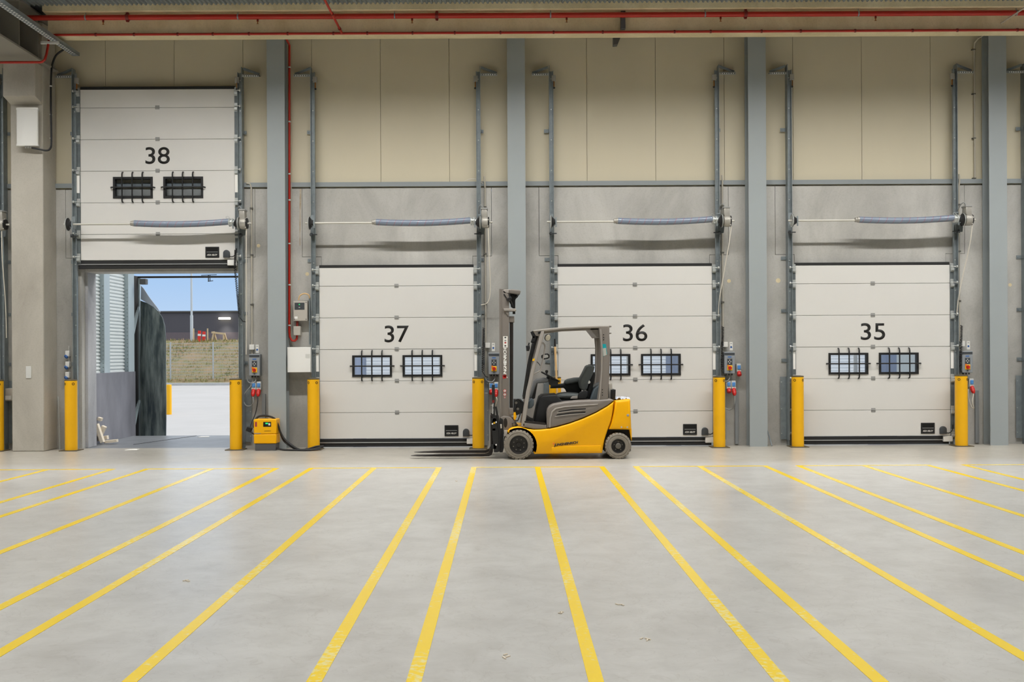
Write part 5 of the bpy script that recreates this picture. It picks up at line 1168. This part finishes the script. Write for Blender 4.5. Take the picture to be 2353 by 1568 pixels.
for i in range(n + 1):
    t_ = i / n; A.append((XL - 0.10 + (xr - XL + 0.08) * t_ + 0.02 * math.sin(i * 2.3), 20.52 + (YR - 20.5) * t_ + 0.03 * math.sin(i * 1.9)))
g = [[m.bm.verts.new((x, y, z)) for x, y in A] for z in (-0.9, 3.2)]
for i in range(n): m.bm.faces.new((g[0][i], g[0][i + 1], g[1][i + 1], g[1][i]))
fo = m.build('side_fabric', 'rubber', dh); md = fo.modifiers.new('thick', 'SOLIDIFY'); md.thickness = 0.01
# front curtain flap, curved in plan, with a rounded upper corner
def flap(pts, name, mt, Y, bulge):
    P = fp(pts, Y); xa = min(p[0] for p in P); xb = max(p[0] for p in P)
    m = MB().prism(P, Y, Y + 0.02)
    bmesh.ops.triangulate(m.bm, faces=m.bm.faces[:])
    bmesh.ops.subdivide_edges(m.bm, edges=m.bm.edges[:], cuts=3, use_grid_fill=True)
    for v in m.bm.verts: v.co.y += bulge * math.sin(PI * (v.co.x - xa) / (xb - xa)) + 0.012 * math.sin(v.co.z * 3)
    return m.build(name, mt, dh)
flap([(322, 691), (340, 697), (355, 706), (366, 717), (374, 731), (379, 750), (381, 775), (381.5, 820), (381.5, 1012), (322, 1012)], 'front_curtain', 'curtain', YR - 0.03, -0.06)
flap([(323, 688), (324, 657), (331, 664), (343, 682), (360, 705), (368, 718), (355, 706.5), (340, 697.5)], 'folded_corner', 'curtain_flap', YR - 0.07, -0.04)
MB().box(XL - 0.2, c38 + 1.6, YR - 0.02, YR + 0.06, 3.165, 3.20).build('head_frame', 'fork_steel', dh)
X, Z = px(329, 648, 20.4); MB().box(X - 0.06, X + 0.06, 20.36, 20.5, Z - 0.05, Z + 0.06).build('shelter_lamp', 'grey_box_dark', dh, bev=0.006)
X, Z = px(479, 640, 19.9); MB().bar((X, 19.9, 3.15), (X, 19.9, Z - 0.06), 0.015, 0.015).bar((X + 0.03, 19.9, 3.15), (X + 0.03, 19.9, Z - 0.05), 0.012, 0.012).bar((X - 0.01, 19.9, Z - 0.06), (X + 0.09, 19.9, Z - 0.045), 0.012, 0.012).bar((X - 0.14, 19.9, 3.14), (X + 0.16, 19.9, 3.15), 0.012, 0.012).build('wire_hook', 'black', dh)
XR = c38 + 1.34
corrugated(MB(), XR + 0.05, DW + WT + 0.005, 20.0, 0.05, 3.4, -1).build('side_cladding', 'corrugated', dh)
MB().box(XR - 0.045, XR + 0.06, 19.8, 19.95, 0.05, 3.4).build('post', 'shelter_post', dh)
tag(MB().box(c38 - HALF + 0.002, c38 - HALF + 0.045, DW + 0.14, DW + WT - 0.002, 0, ZO).build('trim_2', 'jamb', keep=True, smooth=False), 'pale outer reveal on the left of the open doorway', 'door reveal', kind='structure')
MB().box(XL + 0.03, c38 + HALF - 0.1, DW + WT + 0.005, 20.25, -0.30, -0.052).build('frame_sill', 'leveller', dh)
lv = thing('dock_leveller', 'dark steel dock leveller plate in the open doorway', 'dock leveller', (c38, 18.9, -0.05))
MB().box(c38 - HALF + 0.05, c38 + HALF - 0.05, DW + 0.004, DW + WT + 0.01, -0.05, -0.004).box(XL + 0.058, c38 + HALF - 0.05, DW + WT + 0.01, 20.28, -0.05, -0.004).build('platform', 'leveller', lv, bev=0.003)
MB().prism([(20.285, -0.05), (20.285, -0.006), (20.62, -0.03), (20.62, -0.06)], c38 - 1.0, c38 + 1.1, axis='x').build('lip', 'leveller', lv)
MB().box(c38 - HALF + 0.05, c38 + HALF - 0.05, DW + 0.02, DW + 0.06, -0.005, -0.001).build('hinge_strip', 'alu', lv)
MB().bar((c38 - 0.75, 18.3, -0.002), (c38 - 0.2, 20.2, -0.002), 0.012, 0.006).build('seam', 'dark_gap', lv)
dp = MB().box(c38 - 1.9, c38 + 1.9, DW + WT, 20.25, -1.25, -0.3).build('trim_3', 'concrete', keep=True); tag(dp, 'concrete pit below the dock leveller', 'dock pit', kind='structure')
for x0, y0, x1, y1, Y, w_, lab in ((222, 975, 236, 1020, 18.36, 0.062, 'long slanted timber offcut in front of the pile in the doorway'), (219, 967, 231, 960, 18.52, 0.07, 'topmost short timber block of the pile in the doorway'), (227, 1004, 240, 980, 18.50, 0.075, 'timber offcut leaning the other way behind the slanted one'),
        (241, 1016, 270, 1013, 18.46, 0.05, 'flat timber board at the right foot of the doorway pile'), (238, 1007, 248, 1005.5, 18.66, 0.07, 'small timber block lying behind the flat board'), (221, 1017, 229, 1003, 18.58, 0.08, 'lowest timber offcut in the pile against the left side wall')):
    a, b = Vector(wp(x0, y0, Y)), Vector(wp(x1, y1, Y))
    for q in (a, b): q.z = max(q.z, w_ / 2 + 0.001); q.x = max(q.x, XL + 0.09)
    tag(MB().bar(a, b, 0.09, w_, (0, 0, 1) if abs(x1 - x0) > 20 else (1, 0, 0.2)).build('timber_offcut', 'timber', bev=0.003), lab, 'timber', 'timber offcuts by the doorway')
for a, b, lab in ((468, 1004, 'white paper scrap on the dock leveller plate'), (304, 1028.5, 'white paper scrap on the floor of the open doorway')):
    if b < 1010: Y = F * H / (b - 816 + 1.5)
    else: Y = 17.3
    X = px(a, b, Y)[0]; z = 0.0 if Y > DW else 0.001
    tag(MB().prism([(X - 0.09, Y - 0.1), (X + 0.1, Y - 0.06), (X + 0.09, Y + 0.1), (X - 0.06, Y + 0.07)], z - 0.003, z + 0.003, axis='z').build('paper_scrap', 'print_white'), lab, 'paper')

# dock houses behind the closed doors: light comes through their windows
for k in (37, 36, 35):
    c = CEN[k]; m = MB()
    lab = 'white corrugated end wall seen through the windows of door %d' % k
    t = thing('dock_house', lab, 'dock house', (c, 22, 0), 'dock houses behind the closed doors', kind='structure')
    for sg in (-1, 1):
        q = {(37, -1): 1.19, (36, 1): 1.28, (35, 1): 1.6}.get((k, sg), 1.4); x = c + sg * max(q, 1.4)
        MB().box(x - 0.03, x + 0.03, DW + WT + 0.005, 20.5, -1.2, 1.9).build('side_wall', 'corrugated', t)
        x = c + sg * q; MB().box(x - 0.02, x + 0.02, 20.5, 22.19, -1.2, 1.9).build('side_fabric', 'pod_blue', t)
    m = MB(); n = 56; pr = []
    for i in range(n): pr += [(-0.6 + i * 0.065, 22.2), (-0.6 + (i + 0.45) * 0.065, 22.2), (-0.6 + (i + 0.55) * 0.065, 22.215), (-0.6 + (i + 0.95) * 0.065, 22.215)]
    A = [m.bm.verts.new((c - 1.7, y, z)) for z, y in pr]; B = [m.bm.verts.new((c + 1.7, y, z)) for z, y in pr]
    for i in range(len(pr) - 1): m.bm.faces.new((A[i], A[i + 1], B[i + 1], B[i]))
    m.build('end_wall', 'white_panel', t)
    for i in range(4): MB().box(c - 1.33 + i * 0.87, c - 1.25 + i * 0.87, 22.17, 22.2, -0.6, 3.0).build('post', 'print_white', t)

# ------------------------------------------------------------------ yard, bank, fence and building
yd = MB(); yd.prism([(DW + WT, -1.215), (60.5, -0.235), (60.5, -0.6), (DW + WT, -1.6)], -70, 60, axis='x')
tag(yd.build('yard_ground', 'yard', keep=True), 'pale concrete yard outside the open doorway', 'yard', kind='structure')
tag(MB().box(-70, 60, 60.5, 60.75, -0.6, -0.08).build('kerb', 'kerb', keep=True, bev=0.02), 'light concrete kerb at the far edge of the yard', 'kerb', kind='structure')
bm = bmesh.new(); rr = random.Random(8)
pf = [(60.72, -0.14), (61.2, 0.0), (62, 0.22), (63.5, 0.75), (65, 1.4), (66.5, 2.0), (67.6, 2.42), (68.6, 2.5), (74, 2.5), (109.9, 2.4)]
cols = []
for i in range(131):
    x = -70 + i
    cols.append([bm.verts.new((x + rr.uniform(-.2, .2), y + rr.uniform(-.15, .15) * (j > 0), z + (rr.uniform(-.06, .08) if 0 < j < 8 else 0))) for j, (y, z) in enumerate(pf)])
for i in range(130):
    for j in range(len(pf) - 1): bm.faces.new((cols[i][j], cols[i + 1][j], cols[i + 1][j + 1], cols[i][j + 1]))
mb = MB(); mb.bm.free(); mb.bm = bm
tag(mb.build('earth_bank', 'bank_soil', keep=True), 'sloping earth bank behind the yard fence', 'bank', kind='structure')
def zbank(y):
    for (a, za), (b, zb) in zip(pf, pf[1:]):
        if a <= y <= b: return za + (zb - za) * (y - a) / (b - a)
    return 2.5
bm = bmesh.new(); rr = random.Random(1)
for i in range(9000):
    dry = i % 5 < 2
    x = rr.uniform(-30, -10); y = 60.9 + 7.6 * rr.random() ** (1.0 if dry else 0.8); h = rr.uniform(0.06, 0.22) * (1.4 if y > 67 or y < 61.4 else 1); z = zbank(y) - 0.06
    a = rr.uniform(0, PI); dx, dy = 0.05 * math.cos(a), 0.05 * math.sin(a); q = rr.uniform(-.08, .08)
    f = bm.faces.new([bm.verts.new(p) for p in ((x - dx, y - dy, z), (x + dx, y + dy, z), (x + q, y, z + h))]); f.material_index = int(dry)
mb = MB(); mb.bm.free(); mb.bm = bm
gs = mb.build('grass', 'grass', keep=True, smooth=False); gs.data.materials.append(MATS['grass_dry'])
tag(gs, 'green and dry brown grass tufts growing on the earth bank', 'grass', kind='stuff')
fx = [px(392, 830, 61.5)[0] + (px(490, 830, 61.5)[0] - px(392, 830, 61.5)[0]) * k for k in range(-3, 5)]
fe = thing('mesh_fence', 'grey double wire mesh fence along the grassy bank', 'fence', (fx[3], 61.5, 0.0))
for x in fx: MB().box(x - 0.035, x + 0.035, 61.46, 61.54, -0.1, 2.34).build('fence_post', 'fence_steel', fe)
for a, b in zip(fx, fx[1:]):
    m = MB()
    for k in range(12):
        z = 0.18 + k * 0.19; m.box(a, b, 61.45, 61.46, z - 0.011, z + 0.011)
    for k in range(26): x = a + (b - a) * (k + 0.5) / 26; m.box(x - 0.004, x + 0.004, 61.46, 61.468, 0.15, 2.3)
    m.build('wire_panel', 'fence_steel', fe, smooth=False)
X = px(388.5, 940, 39.6)[0]
t = thing('bollard', 'distant yellow bollard out in the yard beyond the curtain', 'bollard', (X, 39.6, -0.72), 'yellow steel bollards')
MB().lathe([(-0.02, 0.1), (1.13, 0.1), (1.14, 0.09), (1.145, 0.001)], (X, 39.6, -0.70), (0, 0, 1), 24).build('post', 'bollard_yellow', t)
X = px(438, 700, 68)[0]
t = thing('lamp_post', 'tall pale lamp post on the bank behind the fence', 'lamp post', (X, 68.2, 2.4))
MB().cyl((X, 68.2, 2.3), (X, 68.2, 13), 0.075, 0.05, n=14).build('pole', 'pole', t)
MB().cyl((X, 68.2, 2.3), (X, 68.2, 4.2), 0.10, n=14).build('pole_sleeve', 'pole', t)
for x, ang, lab in ((457, 0.06, 'left red and white marker post on the bank'), (468, 0.03, 'right red and white marker post on the bank')):
    X = px(x, 770, 68)[0]; h = 0.78 if x < 460 else 0.72
    t = thing('marker_post', lab, 'marker post', (X, 68.0, 2.45), 'red and white marker posts')
    R = Matrix.Translation((X, 68, 2.4)) @ Matrix.Rotation(ang, 4, 'Y') @ Matrix.Translation((-X, -68, -2.4))
    MB().box(X - 0.09, X + 0.09, 67.95, 68.05, 2.4, 2.4 + h, R).build('body', 'marker_red', t)
    MB().box(X - 0.092, X + 0.092, 67.945, 68.055, 2.4 + h * 0.55, 2.4 + h * 0.72, R).build('white_band', 'print_white', t)
for x, lab in ((445, 'timber stake left of the red marker posts'), (477, 'timber stake right of the red marker posts')):
    X = px(x, 770, 68)[0]; tag(MB().box(X - 0.035, X + 0.035, 67.97, 68.03, 2.35, 3.32).build('timber_stake', 'weathered_wood'), lab, 'stake', 'timber stakes on the bank')
a, b = wp(490, 782, 68), wp(514, 782, 68)
m = MB().bar((a[0] - 0.1, 68, 2.4), (a[0] + 0.05, 68, 3.1), 0.09, 0.09).bar((a[0] + 0.16, 68.3, 2.4), (a[0] + 0.03, 68, 3.1), 0.09, 0.09).bar((b[0], 68, 2.4), (b[0], 68, 3.0), 0.09, 0.09).bar((b[0] + 0.14, 68.3, 2.4), (b[0] + 0.05, 68, 3.0), 0.09, 0.09).bar((a[0] - 0.1, 68, 3.06), (b[0] + 0.1, 68, 2.95), 0.14, 0.12)
tag(m.build('timber_trestle', 'weathered_wood'), 'pale wooden trestle on the bank in front of the dark building', 'trestle')
YBD = 110.0
zt, zm = px(470, 718, YBD)[1], px(470, 764, YBD)[1]
t = thing('dark_building', 'long dark warehouse building on the horizon behind the bank', 'building', (-32, YBD, 2.3))
MB().box(-110, 30, YBD, YBD + 30, zm, zt).build('upper_facade', 'facade', t)
MB().box(-110, 30, YBD - 0.05, YBD + 30, 0.5, zm).build('plinth', 'facade_base', t)
MB().box(-110.2, 30.2, YBD - 0.2, YBD + 30.2, zt, zt + 0.15).build('roof_edge', 'grey_box_dark', t)
X, Z = px(519, 732, YBD - 0.2); MB().box(X - 0.7, X + 0.5, YBD - 0.6, YBD - 0.1, Z - 0.12, Z + 0.1).build('wall_lamp', 'facade_lamp', t, bev=0.05)
ld = bpy.data.lights.new('facade_spot', 'SPOT'); ld.energy = 160; ld.spot_size = 1.4; ld.spot_blend = 0.8; ld.color = (1, 0.93, 0.75); ld.shadow_soft_size = 0.3
lo = bpy.data.objects.new('facade_spot', ld); C.objects.link(lo); lo.location = (X, YBD - 1.0, Z - 0.2); lo.rotation_euler = Vector((0, 0.35, -1)).to_track_quat('-Z', 'Y').to_euler()
